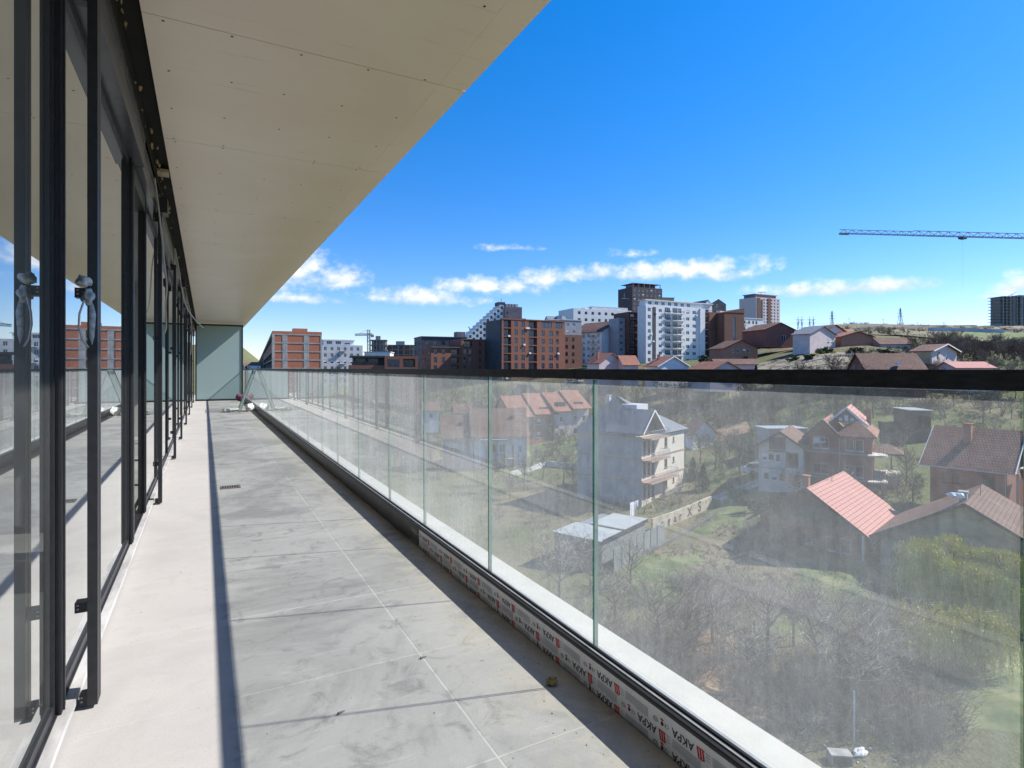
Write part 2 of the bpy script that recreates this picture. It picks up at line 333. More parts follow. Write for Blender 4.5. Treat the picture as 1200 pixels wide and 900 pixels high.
M_ = dict(
 black=mat('anthracite frame', (.022,.023,.026), .42, .2, 30, .02), rail=mat('black handrail', (.016,.016,.018), .36, .6, 90, .08, stretch=(1,.25,1)),
 grey_metal=mat('grey aluminium', (.33,.33,.34), .45, .2, 14), sill=mat('sill metal', (.42,.41,.40), .5, .25, 12, .03, stretch=(1,.3,1)),
 fascia=mat('fascia sheet', (.085,.09,.105), .28, .25, 2.5, .03, metal=.3), foam=mat('foam', (.42,.30,.16), .95, .5, 20, .6),
 dark=mat('dark void', (.012,.011,.010), .9), kerbm=mat('kerb sheet', (.045,.046,.05), .4, .35, 9, .03), gasket=mat('gasket', (.012,.012,.012), .6),
 film=mat('protective film', (.85,.85,.87), .35, .05, 20, .05), ink=mat('film ink', (.035,.035,.04), .6), inkg=mat('film pale ink', (.42,.42,.46), .6), red=mat('film red ink', (.60,.035,.04), .5),
 ledge=mat('cream ledge', (.54,.52,.465), .55, .07, 6, .02), tile=tile_mat(), ceil=ceiling_mat(),
 concrete=mat('concrete', (.33,.32,.30), .85, .25, 1.2, .1), screw=mat('screw head', (.03,.028,.025), .6),
 cable=mat('cable', (.45,.44,.42), .6), cloth=mat('rope cloth', (.42,.48,.51), .95, .35, 60, .3), bag=mat('white sack', (.78,.77,.74), .55, .1, 8, .4),
 pane=mat('window pane', (.028,.034,.042), .08, .5, .7, spec=.6), paneb=mat('window pane bluish', (.06,.085,.12), .1, .5, .6, spec=.7),
 white=mat('white paint', (.74,.74,.73), .7, .07, 1.), wframe=mat('white frame', (.72,.72,.71), .5, .06), dframe=mat('dark frame', (.03,.03,.032), .5, .2), bframe=mat('brown frame', (.10,.06,.04), .6),
 steel=mat('rust steel', (.16,.14,.125), .6, .3, 4), cranem=mat('crane steel', (.32,.335,.36), .5, .2, 2), galv=mat('galvanised steel', (.35,.37,.40), .5, .15, 2),
 wood=mat('old wood', (.16,.13,.11), .85, .4, 3, .2, stretch=(1,1,8)), ground=ground_mat(),
 bark=mat('bark', (.19,.16,.135), .95, .35, 3, .3), twigs=mat('twigs', (.285,.235,.175), .95, .35, .8), twigr=mat('reddish twigs', (.20,.14,.105), .95, .3, .8), twigl=mat('pale twigs', (.54,.47,.37), .9, .25, 1),
 willow=mat('willow shoots', (.72,.63,.13), .8, .3, .8, col2=(.56,.58,.15)), leaf=mat('evergreen leaves', (.028,.048,.018), .75, .5, 2.5, .3), leafl=mat('ivy leaves', (.06,.09,.03), .75, .5, 2.5, .3),
)
M_['screen'] = None

# ------------------------------------------------------------------ terrain: one sheet out to the horizon
def terrain():
    na, radii = 300, []
    r = 6.0
    while r < 5200: radii.append(r); r *= 1.045
    v, f = [], []
    for i in range(na):
        a = -math.pi+2*math.pi*i/na
        for r in radii:
            d = r*max(math.cos(a), .42); px = 600+F_*math.tan(max(-1.12, min(1.12, a)))
            ang = a
            x = r*math.sin(YAW+ang); y = r*math.cos(YAW+ang)
            v.append((x, y, T(px, d)))
    nr = len(radii)
    for i in range(na):
        j = (i+1) % na
        for k in range(nr-1): f.append((i*nr+k, i*nr+k+1, j*nr+k+1, j*nr+k))
    v.append((0,0,-18)); c = len(v)-1
    for i in range(na): f.append((c, i*nr, ((i+1)%na)*nr))
    me = bpy.data.meshes.new('ground'); me.from_pydata(v, [], f); me.materials.append(M_['ground'])
    me.polygons.foreach_set('use_smooth', [True]*len(me.polygons)); me.update()
    struct(link('ground', me))
terrain()
def strip(name, pts, width, m, lift=.06, dens=2.5):
    """a band laid on the terrain through (px, d) points"""
    mb = MB(); w = []
    for (a, b) in zip(pts, pts[1:]):
        n = max(2, int((Vector(P(*b))-Vector(P(*a))).length/dens))
        w += [(a[0]+(b[0]-a[0])*k/n, a[1]+(b[1]-a[1])*k/n) for k in range(n)]
    w.append(pts[-1]); L = [Vector(P(*q)) for q in w]; rows = []
    for k, p in enumerate(L):
        t = (L[min(k+1, len(L)-1)]-L[max(0, k-1)]).normalized(); nn = Vector((-t.y, t.x)); row = []
        for s in (-1, -.5, 0, .5, 1):
            q = p+nn*s*width/2; row.append((q.x, q.y, ground_z(q.x, q.y)+lift))
        rows.append(row)
    for a, b in zip(rows, rows[1:]):
        for k in range(4): mb.face([a[k], b[k], b[k+1], a[k+1]])
    return struct(mb.build(name, m))
def ground_z(x, y):
    d = max(1, x*FW.x+y*FW.y); u = x*RT.x+y*RT.y; return T(600+F_*u/d, d)
def patch(name, corners, m, lift=.05, n=26, ragged=True):
    c = [Vector(P(*q)) for q in corners]; mb = MB(); g = []
    for i in range(n+1):
        row = []
        for j in range(n+1):
            s, t = i/n, j/n; p = (c[0]*(1-s)+c[1]*s)*(1-t)+(c[3]*(1-s)+c[2]*s)*t
            e = max(abs(s-.5), abs(t-.5))*2
            row.append((p.x, p.y, ground_z(p.x, p.y)+lift+(.25*noise.noise(Vector((p.x/2.3, p.y/2.3, lift*40)))-.28*max(0, e-.45)/.55 if ragged else 0)))
        g.append(row)
    for i in range(n):
        for j in range(n): mb.face([g[i][j], g[i+1][j], g[i+1][j+1], g[i][j+1]])
    return struct(mb.build(name, m, smooth=True))
lawn_m = mat('short lawn', (.105,.17,.045), .95, .4, .5, .4, col2=(.19,.19,.08))
lawn2_m = mat('green lawn', (.115,.18,.045), .95, .35, .6, .4, col2=(.17,.19,.07))
soil_m = mat('bare soil', (.27,.175,.105), .95, .35, .8, .5)
slope_m = mat('dry slope grass', (.20,.165,.10), .95, .45, .25, .6, col2=(.30,.26,.17))
conc_m = mat('yard concrete', (.42,.40,.36), .9, .2, .6, .1)
asph_m = mat('old asphalt', (.07,.07,.075), .9, .2, .8, .1)
patch('lawn', [(795,63),(930,66),(905,84),(850,82)], lawn_m, .22)
patch('lawn', [(690,47),(800,46),(830,60),(745,58)], lawn_m, .25)
patch('lawn', [(900,42),(1040,41),(1010,52),(930,55)], lawn_m, .25)
patch('lawn', [(1060,30),(1230,30),(1230,40),(1090,40)], lawn_m, .2)
patch('lawn', [(985,50),(1050,52),(1060,62),(1000,60)], lawn2_m, .22)
patch('lawn', [(600,116),(680,110),(690,124),(605,130)], lawn2_m, .35)
patch('lawn', [(820,84),(940,86),(915,104),(830,104)], lawn_m, .3)
patch('field', [(850,127),(1010,122),(990,165),(865,170)], slope_m, .55)
patch('field', [(1100,262),(1230,250),(1230,330),(1110,350)], lawn2_m, .9)
patch('soil', [(770,104),(880,106),(870,118),(790,120)], soil_m, .4)
patch('soil', [(765,42),(850,43),(935,30),(850,28)], soil_m, .28)
patch('soil', [(985,420),(1105,410),(1120,350),(1000,350)], mat('red brown field', (.13,.085,.06), .95, .3, .15), .9)
patch('field', [(1120,430),(1260,430),(1260,360),(1130,370)], slope_m, .9)
patch('hillside_field', [(900,225),(1240,240),(1240,540),(930,540)], mat('dry hill grass', (.175,.14,.085), .95, .4, .05, .5, col2=(.20,.19,.085)), .8)
patch('field', [(1000,300),(1250,310),(1250,350),(1010,340)], mat('brown scrub field', (.10,.075,.055), .95, .4, .08), 1.1)
strip('path', [(838,79),(880,82),(925,84)], 2.2, conc_m)
patch('yard', [(880,70),(925,72),(905,79),(862,78)], asph_m, .07, ragged=False)
strip('road', [(1200,262),(1172,285),(1090,300)], 5, mat('pale road', (.30,.31,.33), .9, .15, .3))
strip('road', [(560,165),(760,140),(880,142)], 5, asph_m)

# ------------------------------------------------------------------ building kit
class Bld:
    """local x runs along the front to the right, y runs back, z up; the origin is the front left corner"""
    def __init__(s, name, label, cat, px, d, z, rot=0, group=None, near=False):
        x, y = P(px, d); s.root = thing(name, label, cat, (x, y, z), -YAW+R_(rot), group)
        s.px, s.d, s.z, s.rot, s.near = px, d, z, R_(rot), near; s.count = 0
    def w_to(s, px):
        t = (px-600)/F_; u0 = (s.px-600)/F_*s.d; return (t*s.d-u0)/(math.cos(s.rot)-t*math.sin(s.rot))
    def d_to(s, px):
        t = (px-600)/F_; u0 = (s.px-600)/F_*s.d; return (u0-t*s.d)/(math.sin(s.rot)+t*math.cos(s.rot))
    def zt(s, py): return Z(py, s.d)-s.z
    @staticmethod
    def fmap(face, x0, x1, y0, y1):
        if face == 'f': return lambda u, v, z: (x0+u, y0+v, z)
        if face == 'r': return lambda u, v, z: (x1-v, y0+u, z)
        if face == 'l': return lambda u, v, z: (x0+v, y1-u, z)
        return lambda u, v, z: (x1-u, y1-v, z)
    def walls(s, x0, x1, y0, y1, z0, z1, m, op=None, name='wall', top=True, gable=None, frame=None, pane=None, reveal=.14, mb=None, faces='frlb'):
        """op: face -> list of (u, z, w, h, kind); gable=('x'|'y', height)"""
        op = op or {}; own = mb is None; mb = mb or MB(); done = []
        for face in faces:
            W = (x1-x0) if face in 'fb' else (y1-y0); F = s.fmap(face, x0, x1, y0, y1)
            O = [o for o in op.get(face, []) if o[0] > .02 and o[0]+o[2] < W-.02 and o[1] > z0 and o[1]+o[3] < z1]
            us = sorted({0, W} | {o[0] for o in O} | {o[0]+o[2] for o in O}); zs = sorted({z0, z1} | {o[1] for o in O} | {o[1]+o[3] for o in O})
            for a, b in zip(us, us[1:]):
                if b-a < 1e-5: continue
                run = None
                for c, d in zip(zs, zs[1:]):
                    um, zm = (a+b)/2, (c+d)/2
                    hole = any(o[0] < um < o[0]+o[2] and o[1] < zm < o[1]+o[3] for o in O)
                    if hole:
                        if run is not None: mb.face([F(a,0,run), F(b,0,run), F(b,0,c), F(a,0,c)]); run = None
                    elif run is None: run = c
                if run is not None: mb.face([F(a,0,run), F(b,0,run), F(b,0,z1), F(a,0,z1)])
            for o in O:
                u, z, w, h, k = o[:5]; dp = {'log': 1.3, 'dark': .9}.get(k, reveal)
                for q in ([(u,0,z),(u,0,z+h),(u,dp,z+h),(u,dp,z)], [(u+w,0,z),(u+w,dp,z),(u+w,dp,z+h),(u+w,0,z+h)],
                          [(u,0,z),(u,dp,z),(u+w,dp,z),(u+w,0,z)], [(u,0,z+h),(u+w,0,z+h),(u+w,dp,z+h),(u,dp,z+h)]):
                    mb.face([F(*p) for p in q])
                if k in ('log', 'dark'): mb.face([F(u,dp,z), F(u+w,dp,z), F(u+w,dp,z+h), F(u,dp,z+h)])
                done.append((face, F, o, dp))
        if gable:
            ax, h = gable
            if ax == 'x':                            # ridge along x: triangles left and right
                for x in (x0, x1): mb.face([(x,y0,z1),(x,y1,z1),(x,(y0+y1)/2,z1+h)])
            else:
                for y in (y0, y1): mb.face([(x0,y,z1),(x1,y,z1),((x0+x1)/2,y,z1+h)])
        if top and not gable: mb.face([(x0,y0,z1),(x1,y0,z1),(x1,y1,z1),(x0,y1,z1)])
        if own: mb.build(name, m, s.root)
        for face, F, o, dp in done: s.opening(face, F, o, dp, frame or M_['wframe'], pane or M_['pane'])
        return mb
    def opening(s, face, F, o, dp, fm, pm):
        u, z, w, h, k = o[:5]; c = F(u+w/2, 0, z); rz = {'f': 0, 'r': R_(90), 'l': R_(-90), 'b': R_(180)}[face]
        if k == 'dark': return
        if k in ('win', 'door', 'wide', 'slit', 'shut'):
            part = 'door' if k == 'door' else 'window'
            if k == 'win' and (int(u*37+z*91+s.px*7) % 9) in (2, 5): k = 'shut'
            key = (round(w,2), round(h,2), k, fm.name, pm.name, s.near)
            if key not in WC: WC[key] = win_mesh(w, h, k, fm, pm, s.near)
            me = WC[key]
            o1 = link(part, me[0], s.root, F(u+w/2, dp-.09, z), rz)
            if me[1]: link('pane', me[1], o1)
        elif k == 'log':
            key = (round(w,2), round(h,2), 'log', pm.name)
            if key not in WC:
                a = MB()
                a.box(-w*.42, w*.42, 1.26, 1.295, .06, h-.35, 0); a.box(-.04, .04, 1.22, 1.29, .06, h-.35, 1)
                b = MB()
                for q in range(max(3, int(w/.28))+1):
                    xx = -w/2+.02+(w-.04)*q/max(3, int(w/.28)); b.box(xx-.012, xx+.012, .05, .075, 0, 1.0)
                b.box(-w/2+.01, w/2-.01, .04, .085, .98, 1.04); b.box(-w/2+.01, w/2-.01, .045, .08, .08, .12)
                WC[key] = (a.mesh('window', [pm, M_['dframe']]), b.mesh('railing', M_['dframe']))
            link('window', WC[key][0], s.root, c, rz); link('railing', WC[key][1], s.root, c, rz)
    def balcony(s, face, box, u, z, w, depth=1.2, slab=None, rail='bars', railm=None, h=1.0):
        F = s.fmap(face, *box); c = F(u+w/2, 0, z); rz = {'f': 0, 'r': R_(90), 'l': R_(-90), 'b': R_(180)}[face]
        key = (round(w,2), depth, rail, (slab or M_['white']).name, (railm or M_['dframe']).name, h)
        if key not in WC:
            a = MB(); a.box(-w/2, w/2, -depth, -.003, -.18, 0)
            b = MB()
            if rail == 'solid':
                b.box(-w/2, w/2, -depth, -depth+.08, .003, h); b.box(-w/2, -w/2+.08, -depth+.083, -.003, .003, h); b.box(w/2-.08, w/2, -depth+.083, -.003, .003, h)
            else:
                n = max(3, int(w/.22))
                for q in range(n+1):
                    xx = -w/2+.03+(w-.06)*q/n; b.box(xx-.012, xx+.012, -depth+.03, -depth+.055, 0, h)
                b.box(-w/2, w/2, -depth+.02, -depth+.065, h-.003, h+.05); b.box(-w/2+.002, w/2-.002, -depth+.025, -depth+.06, h*.5, h*.5+.03)
                for xx in (-w/2, w/2-.04):
                    b.box(xx, xx+.04, -depth+.066, -.003, h-.002, h+.045)
                    for q in range(1, 4): b.box(xx+.01, xx+.03, -depth*q/4-.01, -depth*q/4+.01, 0, h-.003)
            WC[key] = (a.mesh('balcony', slab or M_['white']), b.mesh('railing', railm or M_['dframe']))
        o = link('balcony', WC[key][0], s.root, c, rz); link('railing', WC[key][1], o)
    def gable(s, x0, x1, y0, y1, z, h, m, axis='x', over=.5, th=.16, name='roof', trim=None):
        """roof sheets; the ridge runs along axis; z is the wall top"""
        mb = MB()
        if axis == 'x':
            ym = (y0+y1)/2; sl = h/(ym-y0); e = over*sl
            for sg, ye in ((-1, y0-over), (1, y1+over)):
                a = [(x0-over,ye,z-e),(x1+over,ye,z-e),(x1+over,ym,z+h),(x0-over,ym,z+h)]
                mb.hexa([(p[0],p[1],p[2]+.01) for p in a]+[(p[0],p[1],p[2]+.01+th) for p in a])
        else:
            xm = (x0+x1)/2; sl = h/(xm-x0); e = over*sl
            for xe in (x0-over, x1+over):
                a = [(xe,y0-over,z-e),(xm,y0-over,z+h),(xm,y1+over,z+h),(xe,y1+over,z-e)]
                mb.hexa([(p[0],p[1],p[2]+.01) for p in a]+[(p[0],p[1],p[2]+.01+th) for p in a])
        r = mb.build(name, m, s.root)
        if s.near:
            g = MB()
            if axis == 'y':
                for xe in (x0-over-.06, x1+over+.06): g.bar((xe, y0-over, z-e+.03), (xe, y1+over, z-e+.03), .13)
                g.bar((x1+.06, y0-.07, z-.2), (x1+.06, y0-.07, -1), .09)
            else:
                for ye in (y0-over-.06, y1+over+.06): g.bar((x0-over, ye, z-e+.03), (x1+over, ye, z-e+.03), .13)
                g.bar((x1-.1, y0-.07, z-.2), (x1-.1, y0-.07, -1), .09)
            g.build('gutter', M_['galv'], s.root)
            an = MB(); ax_, ay_ = (x0+x1)/2+.4, y0+(y1-y0)*.55; an.bar((ax_,ay_,z+h*.5), (ax_,ay_,z+h+1.6), .05)
            for q in range(4): an.bar((ax_-.5+.08*q,ay_-.02,z+h+1.0+.16*q), (ax_+.5-.08*q,ay_+.02,z+h+1.0+.16*q), .03)
            an.build('aerial', M_['steel'], r)
        if trim:
            xm_, ym_ = (x0+x1)/2, (y0+y1)/2; A = []
            if axis == 'y':
                y = y0-over-.03; A = [((x0-over, y, z-e+.08), (xm_, y, z+h+.08)), ((x1+over, y, z-e+.08), (xm_, y, z+h+.08))]
            else:
                for x in (x0-over-.03, x1+over+.03): A += [((x, y0-over, z-e+.08), (x, ym_, z+h+.08)), ((x, y1+over, z-e+.08), (x, ym_, z+h+.08))]
            for p, q in A:
                t = MB(); t.bar(p, q, .05, .26); t.build('bargeboard', trim, s.root)
        return r
    def hip(s, x0, x1, y0, y1, z, h, m, over=.5, ridge='x', name='roof'):
        mb = MB(); x0 -= over; x1 += over; y0 -= over; y1 += over; g = min(x1-x0, y1-y0)/2
        if ridge == 'x': A, B = (x0+g, (y0+y1)/2, z+h), (x1-g, (y0+y1)/2, z+h)
        else: A, B = ((x0+x1)/2, y0+g, z+h), ((x0+x1)/2, y1-g, z+h)
        c = [(x0,y0,z),(x1,y0,z),(x1,y1,z),(x0,y1,z)]
        if ridge == 'x': F = [[c[0],c[1],B,A],[c[1],c[2],B],[c[2],c[3],A,B],[c[3],c[0],A]]
        else: F = [[c[0],c[1],A],[c[1],c[2],B,A],[c[2],c[3],B],[c[3],c[0],A,B]]
        for q in F: mb.face(q)
        mb.face([(p[0],p[1],p[2]-.02) for p in c[::-1]])
        for a, b in zip(c, c[1:]+c[:1]): mb.face([(a[0],a[1],a[2]-.2), (b[0],b[1],b[2]-.2), b, a])
        return mb.build(name, m, s.root)
    def box(s, name, x0, x1, y0, y1, z0, z1, m, parent=None):
        b = MB(); b.box(x0, x1, y0, y1, z0, z1); return b.build(name, m, parent or s.root)
    def chimney(s, x, y, z, h, m, w=.55, roof=None):
        b = MB(); b.box(x-w/2, x+w/2, y-w/2, y+w/2, z, z+h); b.box(x-w/2-.08, x+w/2+.08, y-w/2-.08, y+w/2+.08, z+h+.003, z+h+.1)
        return b.build('chimney', m, roof or s.root)
WC = {}
def win_mesh(w, h, k, fm, pm, near):
    a = MB(); f = .07
    if k != 'slit':
        a.box(-w/2, -w/2+f, 0, .07, 0, h); a.box(w/2-f, w/2, 0, .07, 0, h); a.box(-w/2+f, w/2-f, 0, .07, 0, f); a.box(-w/2+f, w/2-f, 0, .07, h-f, h)
        if w > .95 and k != 'shut':
            for q in range(1, 3 if w > 2.2 else 2):
                x = -w/2+w*q/(3 if w > 2.2 else 2); a.box(x-.04, x+.04, .005, .065, f, h-f)
        if near: a.box(-w/2-.08, w/2+.08, -.16, -.003, -.07, -.01)
        if k == 'shut': a.box(-w/2+f, w/2-f, .01, .05, h*.45, h-f)
    p = MB(); p.face([(-w/2,.055,0),(w/2,.055,0),(w/2,.055,h),(-w/2,.055,h)])
    if near: return (a.mesh('window', fm), p.mesh('pane', pm))
    p2 = MB(); p2.v = list(a.v); p2.f = list(a.f); p2.mi = [0]*len(a.f); p2.face([(-w/2,.055,0),(w/2,.055,0),(w/2,.055,h),(-w/2,.055,h)], 1)
    return (p2.mesh('window', [fm, pm]), None)
def grid(us, zs, w, h, k='win'): return [(u, z, w, h, k) for u in us for z in zs]

BR = dict(
 fresh=brickmat('hollow block infill', (.50,.16,.075), (.40,.12,.055), (.36,.30,.25), .3, .22, .02, var=.2),
 apt=brickmat('facing brick', (.27,.115,.075), (.22,.09,.06), (.20,.12,.09), .25, .08, .008, var=.15),
 rust=brickmat('brown brick', (.20,.10,.07), (.16,.08,.06), (.17,.11,.09), .25, .08, .01, var=.12),
 red=brickmat('rough red brick', (.31,.085,.055), (.23,.06,.04), (.28,.22,.19), .3, .2, .02, var=.35),
 orange=brickmat('orange block', (.42,.17,.10), (.34,.13,.08), (.38,.32,.27), .3, .2, .02, var=.2),
 tile=brickmat('brown roof tile', (.22,.12,.085), (.155,.085,.065), (.06,.04,.035), .26, .36, .035, roof=True, var=.3),
 tiley=brickmat('brown roof tile across', (.22,.12,.085), (.155,.085,.065), (.06,.04,.035), .26, .36, .035, roof='y', var=.3),
 terra=brickmat('terracotta roof tile', (.40,.18,.12), (.31,.135,.09), (.10,.05,.04), .28, .38, .04, roof=True, var=.25),
 terray=brickmat('terracotta roof tile across', (.40,.18,.12), (.31,.135,.09), (.10,.05,.04), .28, .38, .04, roof='y', var=.25),
 pinky=brickmat('pink sheet tile', (.52,.255,.215), (.50,.24,.20), (.17,.075,.065), 1.1, .42, .03, roof='y', var=.12, off=0, stain=(.25,.14,.12)),
 slate=brickmat('grey roof sheet', (.19,.205,.23), (.17,.185,.21), (.10,.11,.12), .5, .4, .02, roof=True, var=.15),
)
WM = dict(
 cream=mat('cream render', (.62,.56,.47), .85, .08, .6), grey=mat('grey render', (.30,.31,.33), .85, .1, .5), white=mat('white render', (.70,.70,.69), .85, .07, .5),
 dgrey=mat('slate cladding', (.055,.058,.066), .6, .2, .5), tan=mat('tan render', (.50,.38,.25), .85, .12, .6), pink=mat('pinkish render', (.60,.50,.48), .85, .1, .6),
 brown=mat('brown render', (.12,.065,.05), .8, .15, .6), dbrown=mat('dark brown cladding', (.075,.055,.055), .7, .15, .5), old=mat('weathered render', (.37,.32,.25), .9, .3, .9), lgrey=mat('pale grey render', (.50,.51,.53), .85, .1, .5),
 band=mat('terracotta band', (.38,.25,.19), .8, .15, 2), mauve=mat('mauve cladding', (.20,.16,.17), .8, .2, .5), raw=mat('raw concrete', (.27,.265,.26), .9, .22, .5, .1),
)

# ------------------------------------------------------------------ the balcony: floor, ceiling, room behind the windows
YE = 24.2                                            # far end of the balcony
def balcony_shell():
    b = MB(); b.box(-.42, 1.345, -4, YE+6, -.24, 0); struct(b.build('floor', M_['tile']))
    b = MB(); b.box(1.345, 1.50, -4, YE+6, -.24, .10); struct(b.build('ledge', M_['ledge']))
    # soffit boards with open joints, screws in pairs along every joint and between
    b = MB(); js = [-4, .85, 3.25, 4.95, 6.95, 8.84, 10.9, 12.9, 15, 17, 19, 21, 23, YE+6]
    for a, c in zip(js, js[1:]):
        b.box(-.267, 1.235, a+.0026, c-.0026, 2.9, 2.93, 0); b.box(1.2362, 1.41, a+.0026, c-.0026, 2.9005, 2.93, 0)
    b.box(-.9, 1.42, -4, YE+6, 2.96, 3.2, 1)
    rnd = random.Random(3)
    for a, c in zip(js[1:], js[2:]):
        for x in (-.2, .12, .45, .8, 1.15):
            for y in (a+.03, a-.03, a+(c-a)*.33, a+(c-a)*.66):
                if rnd.random() < .22: continue
                xx, yy = x+rnd.uniform(-.02,.02), y+rnd.uniform(-.012,.012); rr = .0075
                b.face([(xx+rr*math.cos(k*1.047), yy+rr*math.sin(k*1.047), 2.8985) for k in range(6)], 2)
    o = struct(b.build('ceiling', [M_['ceil'], M_['dark'], M_['screw']]))
    room = mat('plastered room', (.55,.54,.51), .9, .1, .5)
    b = MB(); b.box(-9, -.50, -4, YE+6, -.24, -.005); struct(b.build('floor', mat('room screed', (.36,.35,.33), .8, .2, .8)))
    b = MB(); b.box(-9, -.50, -4, YE+6, 2.75, 2.95); struct(b.build('ceiling', room))
    b = MB(); b.box(-6.2, -6, -4, YE+6, 0, 2.745)
    for y in (-4, 5.66, 12.2, 18.2, YE+5.7): b.box(-5.998, -.62, y, y+.16, 0, 2.745)
    tag(b.build('partition_wall', room), 'pale plastered inner walls of the empty rooms behind the windows', 'wall')
balcony_shell()

glass_rail = glass_mat('dusty rail glass', (.88,.915,.89), .095, .24, (.70,.72,.70), 1.2, speck=.4, power=.9)
glass_edge = mat('glass edge', (.05,.19,.15), .15, .3, 5, spec=.8)
glass_win = glass_mat('window glass', (.72,.77,.76), .05, .16, (.60,.62,.61), 3.2, streak=False)
def frosted():
    M = bpy.data.materials.new('frosted glass'); M.use_nodes = True; n = NT(M.node_tree)
    df = n.n('ShaderNodeBsdfPrincipled', {'Base Color': (.50,.62,.60,1), 'Roughness': .35}); tl = n.n('ShaderNodeBsdfTranslucent', {'Color': (.55,.68,.66,1)})
    mx = n.n('ShaderNodeMixShader', {0: .45, 1: df.outputs[0], 2: tl.outputs[0]})
    n.t.links.new(mx.outputs[0], n.n('ShaderNodeOutputMaterial').inputs[0]); return M
frost = frosted()

FONT_CACHE = {}
def text_polys(s, size, bold=.0):
    """flat letter mesh: verts in the text plane, faces"""
    k = (s, size, bold)
    if k in FONT_CACHE: return FONT_CACHE[k]
    cu = bpy.data.curves.new('t', 'FONT'); cu.body = s; cu.size = size; cu.offset = bold; cu.resolution_u = 3
    o = bpy.data.objects.new('t', cu); COL.objects.link(o)
    dg = bpy.context.evaluated_depsgraph_get(); me = o.evaluated_get(dg).to_mesh()
    r = ([tuple(v.co) for v in me.vertices], [tuple(p.vertices) for p in me.polygons])
    o.evaluated_get(dg).to_mesh_clear(); bpy.data.objects.remove(o); bpy.data.curves.remove(cu)
    FONT_CACHE[k] = r; return r
def put_text(mb, s, size, fn, m, bold=0):
    v, f = text_polys(s, size, bold); i = len(mb.v)
    mb.v += [fn(p[0], p[1]) for p in v]
    for q in f: mb.f.append(tuple(i+k for k in q)); mb.mi.append(m)

def balustrade():
    t = thing('glass_balustrade', 'frameless dusty glass balustrade with black handrail along the balcony edge', 'balustrade', (1.32, 0, 0))
    GX = 0.0
    b = MB()
    b.box(-.05, -.028, -4, YE+4, .001, .128, 0); b.box(-.05, -.036, -4, YE+4, .128, .136, 1); b.box(-.033, -.022, -4, YE+4, .12, .140, 2); b.box(.012, .024, -4, YE+4, .05, .128, 2)
    b.build('base_channel', [M_['kerbm'], M_['gasket'], M_['grey_metal']], t)
    b = MB(); b.box(-.0195, -.0095, -4, YE+4, .09, .146); b.build('gasket', M_['gasket'], t)
    js = [-3.4, -2.2, -1.0, .482, 1.795, 2.72, 3.73, 4.57, 5.62, 6.63, 7.59, 8.75]
    while js[-1] < YE+3: js.append(js[-1]+1.03)
    for a, c in zip(js, js[1:]):
        b = MB(); b.box(-.0085, .0085, a+.004, c-.004, .05, 1.157)
        b.mi = [0 if k in (3, 5) else 1 for k in range(6)]
        b.build('glass_panel', [glass_rail, glass_edge], t)
    b = MB(); hy = [-4+2.96*k for k in range(12)]
    for a, c in zip(hy, hy[1:]):
        b.box(-.0125, .0125, a+.0015, c-.0015, 1.159, 1.198, 0)
    b.build('handrail', M_['rail'], t)
    # printed protective film on the base channel
    b = MB(); b.box(-.0525, -.0505, -.3, 3.70, .004, .121)
    film = b.build('protective_film', M_['film'], t)
    p = MB()
    X = -.0532
    for row, z in ((0, .085), (1, .048), (2, .0105)):
        y0 = 1.217 if row != 1 else 1.376
        for k in range(-5, 8):
            y = y0+.3835*k
            if y > 3.55 or y < -.2: continue
            fn = lambda oy, dz: (lambda u, v: (X, y+oy+u, z+dz-v))      # letters stand on their heads
            # red block with two white strokes, then the word, then marks and small print
            for (a0, a1) in ((-.016,-.009), (-.006,.001), (.004,.011)):
                p.face([(X, y+a0+.003, z+.013), (X, y+a1+.003, z+.013), (X, y+a1-.003, z-.016), (X, y+a0-.003, z-.016)], 1)
            p.face([(X-.0002, y-.017, z+.015), (X-.0002, y+.014, z+.015), (X-.0002, y+.014, z+.011), (X-.0002, y-.017, z+.011)], 1)
            p.face([(X-.0002, y-.014, z-.014), (X-.0002, y+.008, z-.014), (X-.0002, y+.006, z-.018), (X-.0002, y-.012, z-.018)], 1)
            put_text(p, 'AKPA', .036, fn(.024, .012), 0, .0006)
            put_text(p, 'CE', .016, fn(.128, .006), 0)
            p.face([(X, y+.157+.007*math.cos(q*.785), z+.007*math.sin(q*.785)) for q in range(8)], 0)
            p.face([(X, y+.158, z+.017), (X, y+.167, z+.012), (X, y+.158, z+.007), (X, y+.149, z+.012)], 1)
            p.face([(X, y+.187+.013*math.cos(q*.524), z+.0085*math.sin(q*.524)) for q in range(12)], 2)
            put_text(p, 'TSE', .009, lambda u, v: (X-.0002, y+.178+u, z+.0035-v), 3)
            for q in range(7):
                zz = z+.015-.0045*q; p.face([(X, y+.222, zz), (X, y+.222+(.115 if q != 6 else .06), zz), (X, y+.222+(.115 if q != 6 else .06), zz-.0019), (X, y+.222, zz-.0019)], 2)
            for q in range(3):
                zz = z+.013-.009*q; p.face([(X, y+.345, zz), (X, y+.362, zz), (X, y+.362, zz-.0024), (X, y+.345, zz-.0024)], 2)
    p.build('printing', [M_['ink'], M_['red'], M_['inkg'], M_['film']], film)
balustrade()

